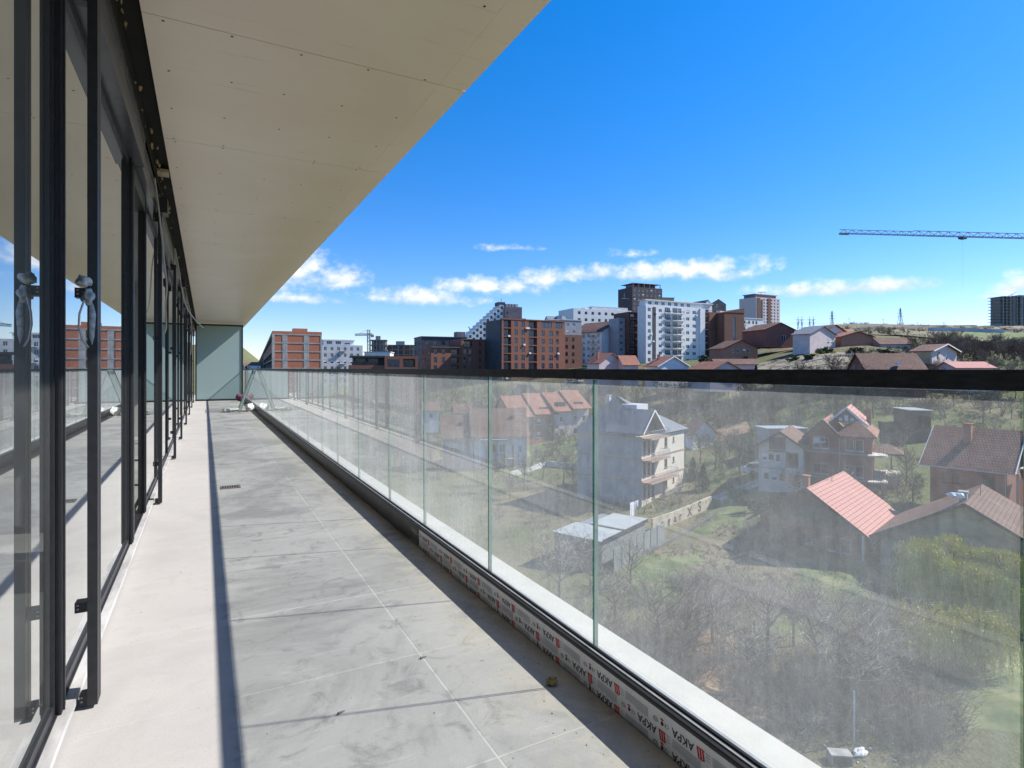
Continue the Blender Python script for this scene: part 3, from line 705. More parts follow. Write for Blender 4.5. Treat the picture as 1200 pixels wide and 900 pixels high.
def facade():
    t = thing('window_wall', 'black framed glass window wall along the left of the balcony', 'window wall', (-.41, 0, 0))
    mull = [(-2.6,-2.5), (-.4,-.3), (2.405,2.47), (4.52,4.66), (5.45,5.58)]
    y = 7.0
    while y < YE+3: mull.append((y, y+.085)); y += 1.9
    for a, c in mull:
        fx = -.012 if a < 6.9 else -.03
        b = MB(); b.box(-.06, fx, a, c, .045, 2.58, 0); b.box(fx+.0005, fx+.006, a+.018, a+.024, .05, 2.57, 0); b.box(fx-.008, fx-.003, a-.005, a-.0005, .05, 2.57, 1)
        b.build('mullion', [M_['black'], M_['gasket']], t)
    for (m0, m1) in zip(mull, mull[1:]):
        a, c = m0[1]+.001, m1[0]-.001
        if a > 4.6 and a < 4.7:                       # the open sliding door: a deep dark frame, no pane
            b = MB(); b.box(-.30, -.093, a+.6, c, .05, 2.57); b.box(-.30, -.093, a-.10, a-.002, .05, 2.57); b.box(-.3, -.01, a, c, 2.45, 2.575); b.box(-.3, -.02, a, c, .012, .044)
            b.build('door_frame', M_['black'], t)
            b = MB(); b.box(-.28, -.24, a-.75, a-.13, .06, 2.5); l = b.build('door', M_['black'], t)
            b = MB(); b.box(-.235, -.21, a-.2, a-.17, .95, 1.15); b.build('handle', M_['grey_metal'], l)
            continue
        b = MB(); b.box(-.052, -.040, a+.004, c-.004, .07, 2.56); b.mi = [0]*6
        b.build('glass_pane', glass_win, t)
        b = MB(); s = .014
        b.box(-.0395, -.03, a, a+s, .045, 2.58); b.box(-.0395, -.03, c-s, c, .045, 2.58); b.box(-.0395, -.03, a+s, c-s, .045, .085); b.box(-.0395, -.03, a+s, c-s, 2.54, 2.58)
        b.build('pane_frame', M_['black'], t)
    b = MB(); b.box(-.09, .012, -4, YE+4, .02, .043, 0); b.box(-.06, .004, -4, YE+4, .001, .019, 1); b.box(-.03, -.022, -4, YE+4, .0435, .049, 1)
    b.build('sill', [M_['sill'], M_['black']], t)
    ys = [-4, -1.2, 1.75, 4.7, 6.1, 8.9, 11.3, 14.2, 17, 20.2, 23, YE+4]
    for k, (a, c) in enumerate(zip(ys, ys[1:])):
        b = MB(); o = .006*(k % 3)
        b.box(-.08, .03+o, a+.004, c-.004, 2.585, 2.74); b.box(-.08, .036+o, a+.004, c-.004, 2.743, 2.80); b.box(-.08, .024+o, a+.004, c-.004, 2.803, 2.93)
        b.build('fascia_panel', M_['fascia'], t)
    rnd = random.Random(5); b = MB()
    for k in range(70):
        y = rnd.uniform(.3, 23) if k > 40 else rnd.uniform(1.2, 7); b.blob((.06+rnd.uniform(-.02,.03), y, 2.87+rnd.uniform(-.035,.03)), rnd.uniform(.008,.02), k, 1, .8, (.6,rnd.uniform(1,3),.8))
    b.build('foam_sealant', M_['foam'], t)
    b = MB(); b.box(.03, .14, -4, YE+4, 2.931, 2.955); b.box(.045, .05, -4, YE+4, 2.80, 2.93); b.build('gap_shade', M_['dark'], t)  # near-black sheets paint the shade inside the soffit gap
    b = MB(); b.box(.052, .135, 5.72, 5.86, 2.87, 2.90); b.build('timber_block', mat('pale timber', (.50,.42,.30), .8, .2, 6), t)
    for k, y in enumerate((-1.0, 2.49, 5.95, 8.80, 11.2, 14.05, 17.0, 20.1, 23.0)):   # guide rails standing off the windows on brackets
        b = MB(); b.box(.045, .075, y, y+.032, .012, 2.57); b.box(.045, .075, y+.040, y+.075, .012, 2.57); b.box(.050, .070, y+.0325, y+.0395, .012, 2.57)
        g = b.build('guide_rail', M_['black'], t)
        for z in (.012, .34, 1.45, 2.5):
            b = MB(); hh = .035 if z < 2 else .08
            b.box(.0065 if z > .05 else .02, .0445, y+.015, y+.06, z, z+hh, 0)
            for (dy, dz) in ((.014, .012), (.014, .026)): b.box(.012 if z > .05 else .024, .019 if z > .05 else .03, y+dy-.001, y+dy+.006, z+dz-.002, z+dz+.004, 1)
            b.build('bracket', [M_['black'], M_['grey_metal']], g)
        if k in (2, 4, 6): b = MB(); b.box(.0455, .12, y-.05, y+.13, 2.571, 2.70); b.build('blind_motor_box', M_['black'], g)
facade()

def screen():
    t = thing('privacy_screen', 'tall frosted glass privacy screen in a black frame closing the far end of the balcony', 'screen', (0, YE, 0))
    b = MB(); x0, x1 = -.31, 1.285
    b.box(x0, x0+.045, -.03, .03, .002, 2.86); b.box(x1-.045, x1, -.03, .03, .002, 2.86); b.box(x0+.045, x1-.045, -.03, .03, .002, .06); b.box(x0+.045, x1-.045, -.03, .03, 2.80, 2.86)
    b.build('frame', M_['black'], t)
    b = MB(); b.box(x0+.046, x1-.046, -.006, .006, .061, 2.799); b.build('frosted_pane', frost, t)
screen()

def balcony_things():
    # loose sheet of glass leaning on the rail, sacks under it
    b = MB(); a0, a1 = Vector((.86, 0, .01)), Vector((1.262, 0, 1.17)); nrm = Vector((-(a1-a0).z, 0, (a1-a0).x)).normalized()*.006
    y0, y1 = 17.4, 18.7
    b.hexa([(a0.x,y0,a0.z),(a0.x+2*nrm.x,y0,a0.z+2*nrm.z),(a0.x+2*nrm.x,y1,a0.z+2*nrm.z),(a0.x,y1,a0.z),(a1.x,y0,a1.z),(a1.x+2*nrm.x,y0,a1.z+2*nrm.z),(a1.x+2*nrm.x,y1,a1.z+2*nrm.z),(a1.x,y1,a1.z)])
    b.mi = [1,1,1,0,1,0]
    tag(b.build('glass_sheet', [glass_rail, glass_edge]), 'loose sheet of glass leaning against the balustrade near the far end', 'glass sheet')
    b = MB(); b.blob((1.12, 17.9, .10), .15, 3, 3, .5, (.75,2.0,.75)); tag(b.build('sack', M_['bag'], smooth=True), 'white sack lying under the leaning sheet of glass', 'sack')
    b = MB(); b.blob((.58, 17.8, .055), .13, 8, 3, .5, (1.1,1.8,.42)); b.blob((.74, 18.1, .05), .1, 5, 3, .5, (1.2,1.2,.45)); tag(b.build('plastic_sheet', M_['bag'], smooth=True), 'crumpled white plastic on the floor left of the leaning glass', 'plastic')
    b = MB(); b.blob((1.14, 23.6, .13), .13, 2, 3, .5, (.9,1,1.0)); tag(b.build('bag', mat('purple bag', (.16,.05,.11), .6, .5, 14)), 'small dark purple bag in the corner by the frosted screen', 'bag')
    b = MB(); b.box(.14, .32, 6.40, 6.56, .0015, .006, 0)
    for k in range(7): b.box(.155+.022*k, .165+.022*k, 6.43, 6.53, .0062, .0075, 1)
    tag(b.build('floor_drain', [M_['steel'], M_['dark']]), 'small metal drain grate set in the balcony tiles', 'drain')
    # rope-like cloth wound round the bracket of the nearest guide rail
    t = thing('cloth_rag', 'blue-grey rag knotted round the nearest guide rail bracket', 'rag', (-.372, 2.5, 1.47))
    b = MB(); b.blob((0,-.015,.035), .028, 1, 3, .45, (.8,1.3,.7)); b.blob((.012,.0,-.015), .025, 4, 3, .5, (.8,1,1.3)); b.build('knot', M_['cloth'], t, True)
    b = MB(); b.tube([(.018,.0,-.03),(.022,-.005,-.08),(.02,.0,-.15),(.022,.0,-.2)], [.010,.012,.013,.009], 10); b.build('tail', M_['cloth'], t, True)
    b = MB(); b.tube([(.0,-.02,-.03),(-.012,-.03,-.08),(-.014,-.03,-.12),(-.005,-.02,-.17),(.01,-.01,-.195)], .0035, 6); b.build('cord', M_['cable'], t)
    def wire(pts, r, label):
        b = MB(); P_ = [Vector(p) for p in pts]; q = []
        for k in range(len(P_)-1):
            p0, p1, p2, p3 = P_[max(0,k-1)], P_[k], P_[k+1], P_[min(len(P_)-1,k+2)]
            for s in range(6):
                u = s/6; q.append(.5*((2*p1)+(p2-p0)*u+(2*p0-5*p1+4*p2-p3)*u*u+(3*p1-p0-3*p2+p3)*u**3))
        q.append(P_[-1]); b.tube(q, r, 6); tag(b.build('cable', M_['cable']), label, 'cable')
    wire([(-.36,5.5,2.75),(-.33,5.6,2.45),(-.31,5.75,2.15),(-.30,6.0,1.95),(-.325,6.3,1.80),(-.33,6.5,1.62),(-.35,6.6,1.55)], .007, 'grey cable hanging in a loop from above the open door')
    wire([(-.34,8.6,2.75),(-.30,8.7,2.5),(-.27,8.9,2.25),(-.22,9.3,2.05),(-.12,9.8,1.92),(-.02,10.1,1.83)], .008, 'pale cable end dangling free of the windows with its tip in the air')
    wire([(-.34,12.5,2.8),(-.29,12.6,2.5),(-.25,13,2.3),(-.23,13.4,1.9),(-.26,13.8,1.5)], .008, 'thin cable hanging farthest along the windows')
    # crumbs of debris on the tiles
    rnd = random.Random(11); b = MB(); spots = []
    for k in range(420):
        x = rnd.uniform(-.3,1.25) if k < 90 else 1.25-abs(rnd.gauss(0,.16)); y = 1.2+rnd.random()**1.6*9
        r = rnd.uniform(.0008,.0028); b.blob((x,y,r*.5), r, k, 1, .7, (1,1.3,.7), rnd.choice((0,0,0,1)))
    o = tag(b.build('debris', [mat('mortar crumb', (.34,.31,.26), .95, .3), mat('dark crumb', (.16,.15,.135), .9)]), 'scattered mortar crumbs and grit on the balcony floor', 'debris', kind='stuff')
    b = MB(); b.blob((1.165,1.86,.012), .017, 4, 3, .8, (1.1,1.1,.65)); tag(b.build('foam_scrap', mat('yellow foam', (.33,.28,.11), .95, .3, 30, .5)), 'yellow scrap of foam on the shaded tiles beside the film', 'scrap')
    for (x, y, a, l) in ((.42, 2.05, .4, 'dark metal offcut on the nearer tile, left of the other offcut'), (.80, 2.28, .2, 'dark metal offcut on the tile nearer the balustrade')):
        b = MB(); b.hexa([(-.014,-.004,.001),(.016,-.002,.001),(.016,.002,.001),(-.014,.005,.001),(-.014,-.003,.006),(.012,-.001,.003),(.012,.002,.003),(-.014,.004,.007)])
        o = tag(b.build('offcut', M_['steel']), l, 'offcut'); o.location = (x, y, .001); o.rotation_euler = (0,0,a)
balcony_things()

def acs(b, W, zz, y, n):
    r = random.Random(n)
    for _ in range(n):
        x, z = r.uniform(.6, W-1.2), r.choice(zz)-.75; b.box('air_conditioner', x, x+.85, y-.36, y-.005, z, z+.6, M_['white'])

# ------------------------------------------------------------------ the city above the rail, left to right
def city():
    ground = lambda px, d: T(px, d)-1.5
    # unfinished brick block
    b = Bld('unfinished_block', 'unfinished block of bright hollow brick between pale concrete columns, leftmost of the skyline', 'building', 319, 205, -11, 24)
    W, D = b.w_to(377), b.d_to(302); H = b.zt(391); n = 8; fh = 3.05
    f = MB(); zs = [H-fh*k for k in range(n+1)]
    cx = [0, W*.24, W*.66, W]
    for z in zs: f.box(-.12, W+.06, -.12, D+.06, z-.4, z)
    for x in (0, W*.215, W*.27, W*.63, W*.71, W-.45): f.box(x, x+.45 if x else .75, -.1, .6, -3, H)
    f.box(W*.2, W*.3, -.09, .5, -3, H); f.box(W*.635, W*.715, -.09, .5, -3, H)
    for k in range(7): f.box(-.1, .45, D*k/6-.2, D*k/6+.2, -3, H)
    m = MB(); m.box(1.5, W-.6, .9, D-.3, -3, H-.52); m.build('shade_core', mat('painted bay shade', (.06,.05,.045), .9), b.root); f.build('concrete_frame', mat('pale new concrete', (.38,.355,.325), .9, .2, .5, .1), b.root)  # dark core: shade of the open bays put in as colour
    for (x0, x1) in ((.75, W*.2), (W*.3, W*.635), (W*.715, W-.46)):
        for z0, z1 in zip(zs[1:], zs): b.box('brick_infill', x0, x1, -.02, .25, z0, z1-.41, BR['fresh'])
    for k in range(6):
        for j, (z0, z1) in enumerate(zip(zs[1:], zs)):
            if (k*3+j*5) % 4 == 1: b.box('brick_infill', .02, .3, D*k/6+.2, D*(k+1)/6-.2, z0, z1-.33-(k%2)*.8, BR['fresh'])
    r = b.box('parapet', -.05, W+.05, -.05, .2, H+.003, H+1.0, BR['fresh']); b.box('parapet', -.05, .2, .203, D, H+.003, H+.9, BR['fresh'])
    b.box('stair_head', W*.42, W*.72, 3, 8, H+.003, H+2.3, BR['fresh'])
    # white hotel-like block
    b = Bld('apartment_block', 'pale blue-white block with rows of small dark windows beside the bare brick block', 'building', 377, 262, -11, 26)
    W = b.w_to(425); H = b.zt(404); box = (0, W, 0, 16); op = []
    for k in range(6):
        z = H-2.6-2.95*k; op += [(.9+W/6.3*c, z, 1.3, 1.7, 'win') for c in range(6)]
    b.walls(*box, -3, H, WM['lgrey'], {'f': op}, pane=M_['paneb'])
    b.walls(1, W*.8, 2, 14, H+.003, H+2.2, WM['white'], {'f': [(1.5+4*k, H+.5, 2.4, 1.4, 'win') for k in range(3)]}, name='penthouse')
    b.box('roof', .2, W*.83, 1.2, 15, H+2.21, H+2.6, WM['white'])
    for k in range(3): b.balcony('f', box, W*.42, H-2.7-5.9*k, 3.0, 1.2, slab=WM['lgrey'])
    # low brick pavilion with dark roof terrace
    b = Bld('low_building', 'low brick building with black roof terrace in front of the unfinished grey block', 'building', 410, 150, -6.5, 18)
    W = b.w_to(490); xm = W*.5; H = b.zt(417); op = [(xm+.7, H-2.9, 3.2, 2.0, 'wide'), (xm+4.9, H-2.9, 3.2, 2.2, 'log')]
    b.walls(xm, W, 0, 9, -3, H, BR['apt'], {'f': [(o[0]-xm,)+o[1:] for o in op]}, frame=M_['dframe'], pane=M_['paneb'])
    b.walls(0, xm-.01, .3, 9, -3, H-2.4, BR['apt'], {'f': [(1.0+2.5*k, H-5.2, 1.2, 1.6, 'win') for k in range(3)]}, frame=M_['dframe'])
    b.walls(1, xm-.02, 2.4, 8.6, H-2.39, H-.4, WM['dgrey'], {'f': [(.5, H-2.2, 2.6, 1.6, 'wide'), (3.8, H-2.2, 2.6, 1.6, 'wide')]}, name='terrace_room', frame=M_['dframe'], pane=M_['paneb'])
    b.box('roof', .2, xm+.2, .5, 9.2, H-.38, H+.1, WM['dgrey'])
    for k in range(2):
        m = MB(); m.box(.5+3.3*k, 3.5+3.3*k, .35, .4, H-2.38, H-1.6); m.build('railing', M_['dframe'], b.root)
    # white low slab behind
    b = Bld('low_building', 'low flat white building with dark ribbon windows just behind the low brick building', 'building', 427, 215, -9, 4)
    W = b.w_to(457); H = b.zt(413); b.walls(0, W, 0, 10, -3, H, WM['white'], {'f': [(1+3*k, H-3, 2.2, 1.2, 'win') for k in range(3)]}, pane=M_['paneb']); b.box('roof', -.3, W+.3, -.3, 10.3, H+.004, H+.3, WM['lgrey'])
    # unfinished dark slabs
    for (p0, p1, py, d, lab, rot) in ((434, 453, 398, 350, 'unfinished concrete block with brick infill behind the low brick building, the taller of two', 10), (453, 487, 404, 370, 'long unfinished grey concrete block with open floors behind the low brick building', 6)):
        b = Bld('unfinished_block', lab, 'building', p0, d, -12, rot); W = b.w_to(p1); H = b.zt(py); f = MB()
        for k in range(9):
            z = H-3.1*k; f.box(-.3, W+.3, -.3, 14, z-.3, z)
        for k in range(6): f.box(W*k/5-.25, W*k/5+.25, -.2, .4, -3, H)
        f.box(.6, W-.6, 3, 13, -3, H-.35); f.build('concrete_frame', WM['raw'], b.root)
        for k in range(5):
            for j in range(6):
                if (k*2+j*3+int(p0)) % 3 == 0: b.box('brick_infill', W*k/5+.26, W*(k+1)/5-.26, .05, .3, H-3.1*(j+1), H-3.1*j-.32, BR['rust'])
        b.box('stair_head', W*.3, W*.6, 4, 9, H+.003, H+2.5, WM['raw'])
    # brick quarter: slate block, stepped brick wing, tall brick block
    b = Bld('apartment_block', 'slate grey flat-roofed block with square windows left of the stepped brick block', 'building', 494, 222, -8, 22)
    W = b.w_to(547); H = b.zt(395)
    b.walls(0, W, 0, 13, -3, H, WM['dgrey'], {'f': [(1.5+3.1*k, H-2.9, 1.5, 1.5, 'win') for k in range(5)]+[(1.5+3.1*k, H-6.2, 1.5, 1.5, 'win') for k in range(3)], 'l': grid([2,6,9], [H-3, H-6.2], 1.2, 1.5)}, frame=M_['dframe'], pane=M_['paneb'])
    b.box('roof', -.2, W+.2, -.2, 13.2, H+.003, H+.35, WM['dgrey']); b.box('stair_head', W*.82, W*1.02, 3, 7, H+.36, H+2.6, WM['mauve'])
    b = Bld('apartment_block', 'stepped brick apartment block with many upright windows, lower and left of the tall brick block', 'building', 505, 206, -8, 26)
    W = b.w_to(588); xm = b.w_to(540); H0, H1 = b.zt(407), b.zt(397); fh = 3.0
    def rowz(H, n): return [H-2.4-fh*k for k in range(n)]
    op = []
    for j, z in enumerate(rowz(H0, 5)): op += [(u, z, 1.3, 1.9, 'win') for u in (1.0, 4.0)]+[(xm-3.8, z-.3, 3.2, 2.4, 'log')]
    b.walls(0, xm, 0, 12, -3, H0, BR['apt'], {'f': op, 'l': grid([2,5,8], rowz(H0,5), 1.2, 1.9)}, frame=M_['dframe'], pane=M_['paneb'])
    op = []; W2 = W-xm
    for j, z in enumerate(rowz(H1, 6)):
        op += ([(1.0, z-.2, 3.4, 2.3, 'log')] if j == 0 else [(.9, z, 1.1, 1.9, 'win'), (2.9, z, 1.1, 1.9, 'win')])+[(W2*.42, z, 1.0, 1.9, 'win'), (W2*.58, z-.1, 2.0, 2.1, 'win'), (W2-4.3, z-.3, 3.8, 2.45, 'log')]
    b.walls(xm+.01, W, -.4, 12, -3, H1, BR['apt'], {'f': op}, frame=M_['dframe'], pane=M_['paneb'])
    for (x0, x1, z) in ((-.1, xm, H0), (xm, W+.1, H1)): b.box('roof', x0, x1, -.5, 12.1, z+.003, z+.22, WM['mauve'])
    b = Bld('apartment_block', 'tall brick apartment block with dark loggia columns and slate grey left flank', 'building', 588, 203, -7, 28)
    W = b.w_to(662); D = b.d_to(570); H = b.zt(374); zz = rowz(H, 8); op = []
    for j, z in enumerate(zz):
        op += [(.6, z-.45, 2.6, 2.65, 'log'), (4.3, z, 1.1, 1.9, 'win'), (6.6, z, 1.3, 1.9, 'win'), (9.3, z-.45, 3.0, 2.65, 'log')]
        op += [(14.1, z-.1, 3.6, 2.1, 'wide'), (19.0, z-.1, 2.6, 2.1, 'wide')] if j == 0 else [(13.9, z, 1.1, 1.9, 'win'), (16.6, z, 1.5, 1.9, 'win'), (19.2, z, 1.0, 1.9, 'win')]
    k_ = W/22.6; op = [(o[0]*k_,)+(o[1], o[2]*k_, o[3], o[4]) for o in op]
    b.walls(0, W, 0, D, -4, H, BR['apt'], {'f': op}, frame=M_['dframe'], pane=M_['paneb'])
    acs(b, W, zz, 0, 7)
    b.box('flank', -.25, -.003, .4, D, -4, H-.3, WM['dgrey']); b.box('parapet', -.1, W+.1, -.12, .25, H+.003, H+.35, BR['apt'])
    for z in (zz[5]-.9,): b.box('cornice', -.05, W+.05, -.22, -.003, z, z+.25, WM['mauve'])
    # sloping white terraces behind with dark tower
    b = Bld('terraced_block', 'white apartment block stepping up like a staircase to a dark lift tower', 'building', 549, 300, -6, 18)
    W = b.w_to(590); n = 10; mb = MB(); zb, zt_ = b.zt(391), b.zt(356); ops = []
    for k in range(n):
        x0, x1, h = W*k/n, W*(k+1)/n-.004, zb+(zt_-zb)*k/(n-1)
        b.walls(x0, x1, 0, 14, -4, h, WM['white'], {'f': [(.3, h-2.2-3.1*j, x1-x0-.6, 1.5, 'win') for j in range(min(k+1, 6))]}, mb=mb, frame=M_['dframe'])
    mb.build('wall', WM['white'], b.root)
    xa, xb = b.w_to(590), b.w_to(611); h2 = b.zt(358)
    b.walls(xa+.3, xb, -1, 13, -4, h2, WM['mauve'], {'f': [(1.2, h2-4-3.1*j, .8, 1.4, 'slit') for j in range(4)]}, name='tower')
    b.walls(xa-2.5, xa+1.6, 2, 8, zt_, b.zt(352), WM['dgrey'], name='lift_tower'); m = MB(); m.tube([(xa, 4, b.zt(352)), (xa, 4, b.zt(347))], .12, 5); m.build('antenna', M_['dframe'], b.root)
    b.walls(xa+2.6, xb-.8, 3, 9, h2+.003, b.zt(353.5), WM['lgrey'], {'f': grid([.6, 2.3, 4.0], [h2+.4], 1.2, 1.4)}, name='penthouse')
    b.walls(xb+.004, b.w_to(618), 2, 13, -4, b.zt(371), WM['dgrey'], name='annex')
    # grey block with rust base
    b = Bld('apartment_block', 'narrow block with grey top storeys over rust red storeys right of the tall brick block', 'building', 660, 236, -4, 26)
    W = b.w_to(682); H = b.zt(375); hm = b.zt(392)
    b.walls(0, W, 0, 12, -4, hm, BR['rust'], {'f': grid([1, 4.2], [hm-2.8-3*k for k in range(4)], 1.2, 1.6)}, frame=M_['dframe']); b.walls(.1, W-.1, .1, 12, hm+.004, H, WM['grey'], {'f': grid([1.5, 4.4], [hm+.7, hm+3.6], 1.4, 1.2)}, name='upper_storeys', pane=M_['paneb'])
    b.box('roof', -.1, W+.1, -.1, 12.2, H+.004, H+.3, WM['lgrey'])
    b = Bld('house', 'pale house roof with small dormer peeping over the narrow grey-topped block', 'house', 643, 262, 6, 10)
    W = b.w_to(664); H = b.zt(375); b.walls(0, W, 0, 8, -3, H, WM['white'], gable=('x', 2.0)); b.gable(0, W, 0, 8, H, 2.0, BR['slate'], over=.3); b.box('dormer', W*.5, W*.75, .6, 3, H, H+2.1, WM['pink'])
    # long white block behind
    b = Bld('apartment_block', 'long low white block behind the gabled apartment house, with square dark windows', 'building', 672, 335, 8, 24)
    W = b.w_to(740); H = b.zt(361); b.walls(0, W, 0, 18, -4, H, WM['white'], {'f': [(3+4.6*k, H-3.4, 1.8, 1.7, 'win') for k in range(7)]+[(3+4.6*k, H-7.4, 1.8, 1.7, 'win') for k in range(7)]}, frame=M_['dframe'])
    b.walls(W*.32, W*.95, 1, 15, H+.004, b.zt(357.5), WM['lgrey'], name='penthouse'); b.box('penthouse', W*.22, W*.31, 2, 8, H+.004, b.zt(359), WM['white'])
    # gabled apartment house
    b = Bld('apartment_house', 'apartment house with brown roof, white gable end and tiers of balconies', 'building', 705, 252, -2, 40)
    W, D = b.w_to(737), b.d_to(671); H = b.zt(388); fh = 2.85; box = (0, W, 0, D); op = {'l': [], 'f': []}
    zz = [H-2.5-fh*k for k in range(6)]
    for z in zz: op['l'] += [(D*q, z, 1.3, 1.7, 'win') for q in (.06, .2, .36, .52, .68, .86)]; op['f'] += [(W*.78, z, 1.3, 1.8, 'win')]
    b.walls(*box, -4, H, WM['white'], op, gable=('y', 4.8), pane=M_['paneb']); b.gable(0, W, 0, D, H, 4.8, BR['tiley'], 'y', over=.7, trim=M_['bframe'])
    b.box('cladding', W*.42, W*.68, -.06, -.003, -4, H+2.2, WM['dbrown'])
    for z in zz[:5]:
        for q in (.15, .62): b.balcony('l', box, D*q, z-.2, D*.22, 1.3)
        b.balcony('f', box, W*.72, z-.2, W*.26, 1.2)
    b.balcony('l', box, D*.02, H-.2, D*.94, 1.3, slab=WM['dgrey'])
    # dark tower and its lower neighbour
    b = Bld('tower_block', 'tall dark brown tower block with a pale crown frame on top of the hill', 'tower', 741, 395, 4, 24)
    W = b.w_to(776); H = b.zt(336); zz = [H-2.9-3.15*k for k in range(15)]
    b.walls(0, W, 0, 17, -4, H, WM['dbrown'], {'f': grid([W*q for q in (.05,.19,.33,.47,.61,.75,.88)], zz, 1.6, 1.6)}, frame=M_['wframe'], pane=M_['paneb'])
    c = MB(); c.box(1, W-1, .5, 15, H+2.6, H+2.9)
    for k in range(6): c.box(1+(W-2.4)*k/5, 1.4+(W-2.4)*k/5, .5, .9, H+.003, H+2.6)
    c.box(3, W-3, 4, 12, H+.003, H+2.3); c.build('crown', WM['mauve'], b.root)
    b.walls(W+.01, b.w_to(787), 2, 15, -4, b.zt(347), WM['mauve'], {'f': grid([1, 3.6, 6.0], [b.zt(347)-3-3.15*k for k in range(10)], 1.3, 1.6)}, name='side_tower', frame=M_['wframe'])
    m = MB(); m.bar((-6.5, 3, H-8), (0, 3, H-8), .5); m.bar((-4.5, 3, H-8), (-4.5, 3, H-4.5), .3); m.build('crane_arm', M_['cranem'], b.root)
    b = Bld('apartment_block', 'half-built buff apartment block peeping out between the dark tower and the big white block', 'building', 770, 330, 3, 10)
    W = b.w_to(790); H = b.zt(349); b.walls(0, W, 0, 10, -4, H, WM['tan'], {'f': grid([1, 4, 7], [H-3-3*k for k in range(4)], 1.5, 1.7, 'dark')}); b.box('roof_slab', -.3, W+.3, -.3, 10.3, H+.004, H+.3, WM['raw'])
    # narrow brown balconied block
    b = Bld('apartment_block', 'narrow dark brown block stacked with balconies tight against the left of the big white block', 'building', 737, 246, -1, 22)
    W = b.w_to(758); H = b.zt(366); box = (0, W, 0, 12); zz = [H-2.7-2.9*k for k in range(8)]
    b.walls(*box, -4, H, WM['brown'], {'f': grid([.8, 3.9], zz, 1.6, 1.9)}, frame=M_['wframe'])
    for z in zz: b.balcony('f', box, .4, z-.25, W*.6, 1.1, slab=WM['brown'])
    b.walls(-3.2, -.01, 3, 11, -4, b.zt(372), WM['grey'], {'f': grid([.8], [H-5-2.9*k for k in range(6)], 1.3, 1.5)}, name='annex'); b.box('roof', -.2, W+.2, -.6, 12.2, H+.004, H+.25, BR['rust'])
    # big white block
    b = Bld('apartment_block', 'big white apartment block with a brown stripe, balconies and a set-back top storey', 'building', 757, 236, 0, 28)
    W = b.w_to(825); H = b.zt(357.5); fh = 2.95; box = (0, W, 0, 5.2); zz = [H-2.55-fh*k for k in range(8)]; op = []; k_ = W/24.5
    for z in zz: op += [(u*k_, z, w*k_, h, k) for (u, w, h, k) in ((.7,1.2,1.6,'win'),(5.1,1.3,1.3,'win'),(7.6,2.2,2.1,'wide'),(10.8,2.2,2.1,'wide'),(13.2,1.4,2.1,'win'),(16.6,1.4,1.4,'win'),(19.4,1.5,1.4,'win'))]
    b.walls(*box, -5, H, WM['white'], {'f': op}, pane=M_['paneb'])
    acs(b, W, zz, 0, 11)
    b.box('cladding_stripe', 2.7*k_, 3.9*k_, -.12, -.003, -5, H-.6, WM['dbrown']); b.box('pier', 22.4*k_, W+.01, -.6, -.004, -5, H, WM['white'])
    for z in zz[:7]: b.balcony('f', box, 10.2*k_, z-.25, 5.0*k_, 1.2); b.balcony('f', box, 7.3*k_, z-.25, 2.6*k_, .5, slab=WM['lgrey'])
    b.walls(.8, W+6, 1.3, 5, H+.004, H+2.3, WM['white'], {'f': [(1.5+3.6*k, H+.6, 1.9, 1.4, 'wide') for k in range(7)]}, name='top_storey', pane=M_['paneb'])
    b.box('roof', .3, W+6.4, .7, 5.4, H+2.31, H+2.6, WM['white'])
    x0 = W+.02; x1 = b.w_to(831); x2 = b.w_to(846); x3 = b.w_to(851); hb = b.zt(357)
    b.walls(x0, x1, 2.2, 15, -5, H-.4, WM['white'], {'f': grid([.4], zz, 1.2, 2.0)}, name='stair_bay'); bx2 = (x0, x1, 2.2, 15)
    for z in zz[:7]: b.balcony('f', bx2, .1, z-.25, x1-x0-.2, 1.6)
    b.walls(x1+.01, x2, -.2, 14, -5, b.zt(361), BR['rust'], {}, name='brick_bay')
    for z in (zz[2]-.4, zz[5]-.4): b.box('string_course', x1-.05, x2+.05, -.3, -.21, z, z+.3, WM['dbrown'])
    b.walls(x2+.01, x3, 1, 14, -5, H-.2, WM['white'], {'f': grid([.25], zz, .9, 1.5)}, name='side_bay')
    # wing behind with brick face
    b = Bld('apartment_block', 'brick-faced block with one tall strip window behind the right end of the big white block', 'building', 849, 250, 0, 20)
    W = b.w_to(872); H = b.zt(366); b.walls(0, W, 0, 14, -5, H, BR['rust'], {'f': [(W*.42, H-15, 1.5, 13.2, 'slit')]}, gable=('x', 0.01), pane=M_['paneb'])
    m = MB(); m.hexa([(-.1,-.1,H+.02),(W+.1,-.1,H+.02),(W+.1,14,H+.02),(-.1,14,H+.02),(-.1,-.1,H+.05),(W+.1,-.1,b.zt(360)),(W+.1,14,b.zt(360)),(-.1,14,H+.05)]); m.build('roof', BR['rust'], b.root)
    b.walls(-4.6, -.02, 8, 20, -5, b.zt(356), WM['white'], {'f': [(1.2, b.zt(356)-3, 1.4, 1.5, 'win')]}, name='white_wing', gable=('y', 2.4)); b.gable(-4.6, -.02, 8, 20, b.zt(356), 2.4, BR['slate'], 'y', over=.3); b.walls(.2, W*.8, 9, 18, H+.2, b.zt(353), WM['dgrey'], {'f': [(2.2, b.zt(357), 1.6, 1.2, 'win')]}, name='dark_gable', gable=('y', 2.2))
    b = Bld('apartment_block', 'white apartment block with a grid of square windows, the rightmost of the high white blocks', 'building', 871, 262, 1, 26)
    W = b.w_to(895); H = b.zt(373); box = (0, W, 0, 13); zz = [H-2.4-3.05*k for k in range(6)]
    b.walls(*box, -5, H, WM['white'], {'f': grid([.35, 3.2, 5.7, 7.8], zz, 1.1, 1.4)}, frame=M_['dframe'], pane=M_['paneb'])
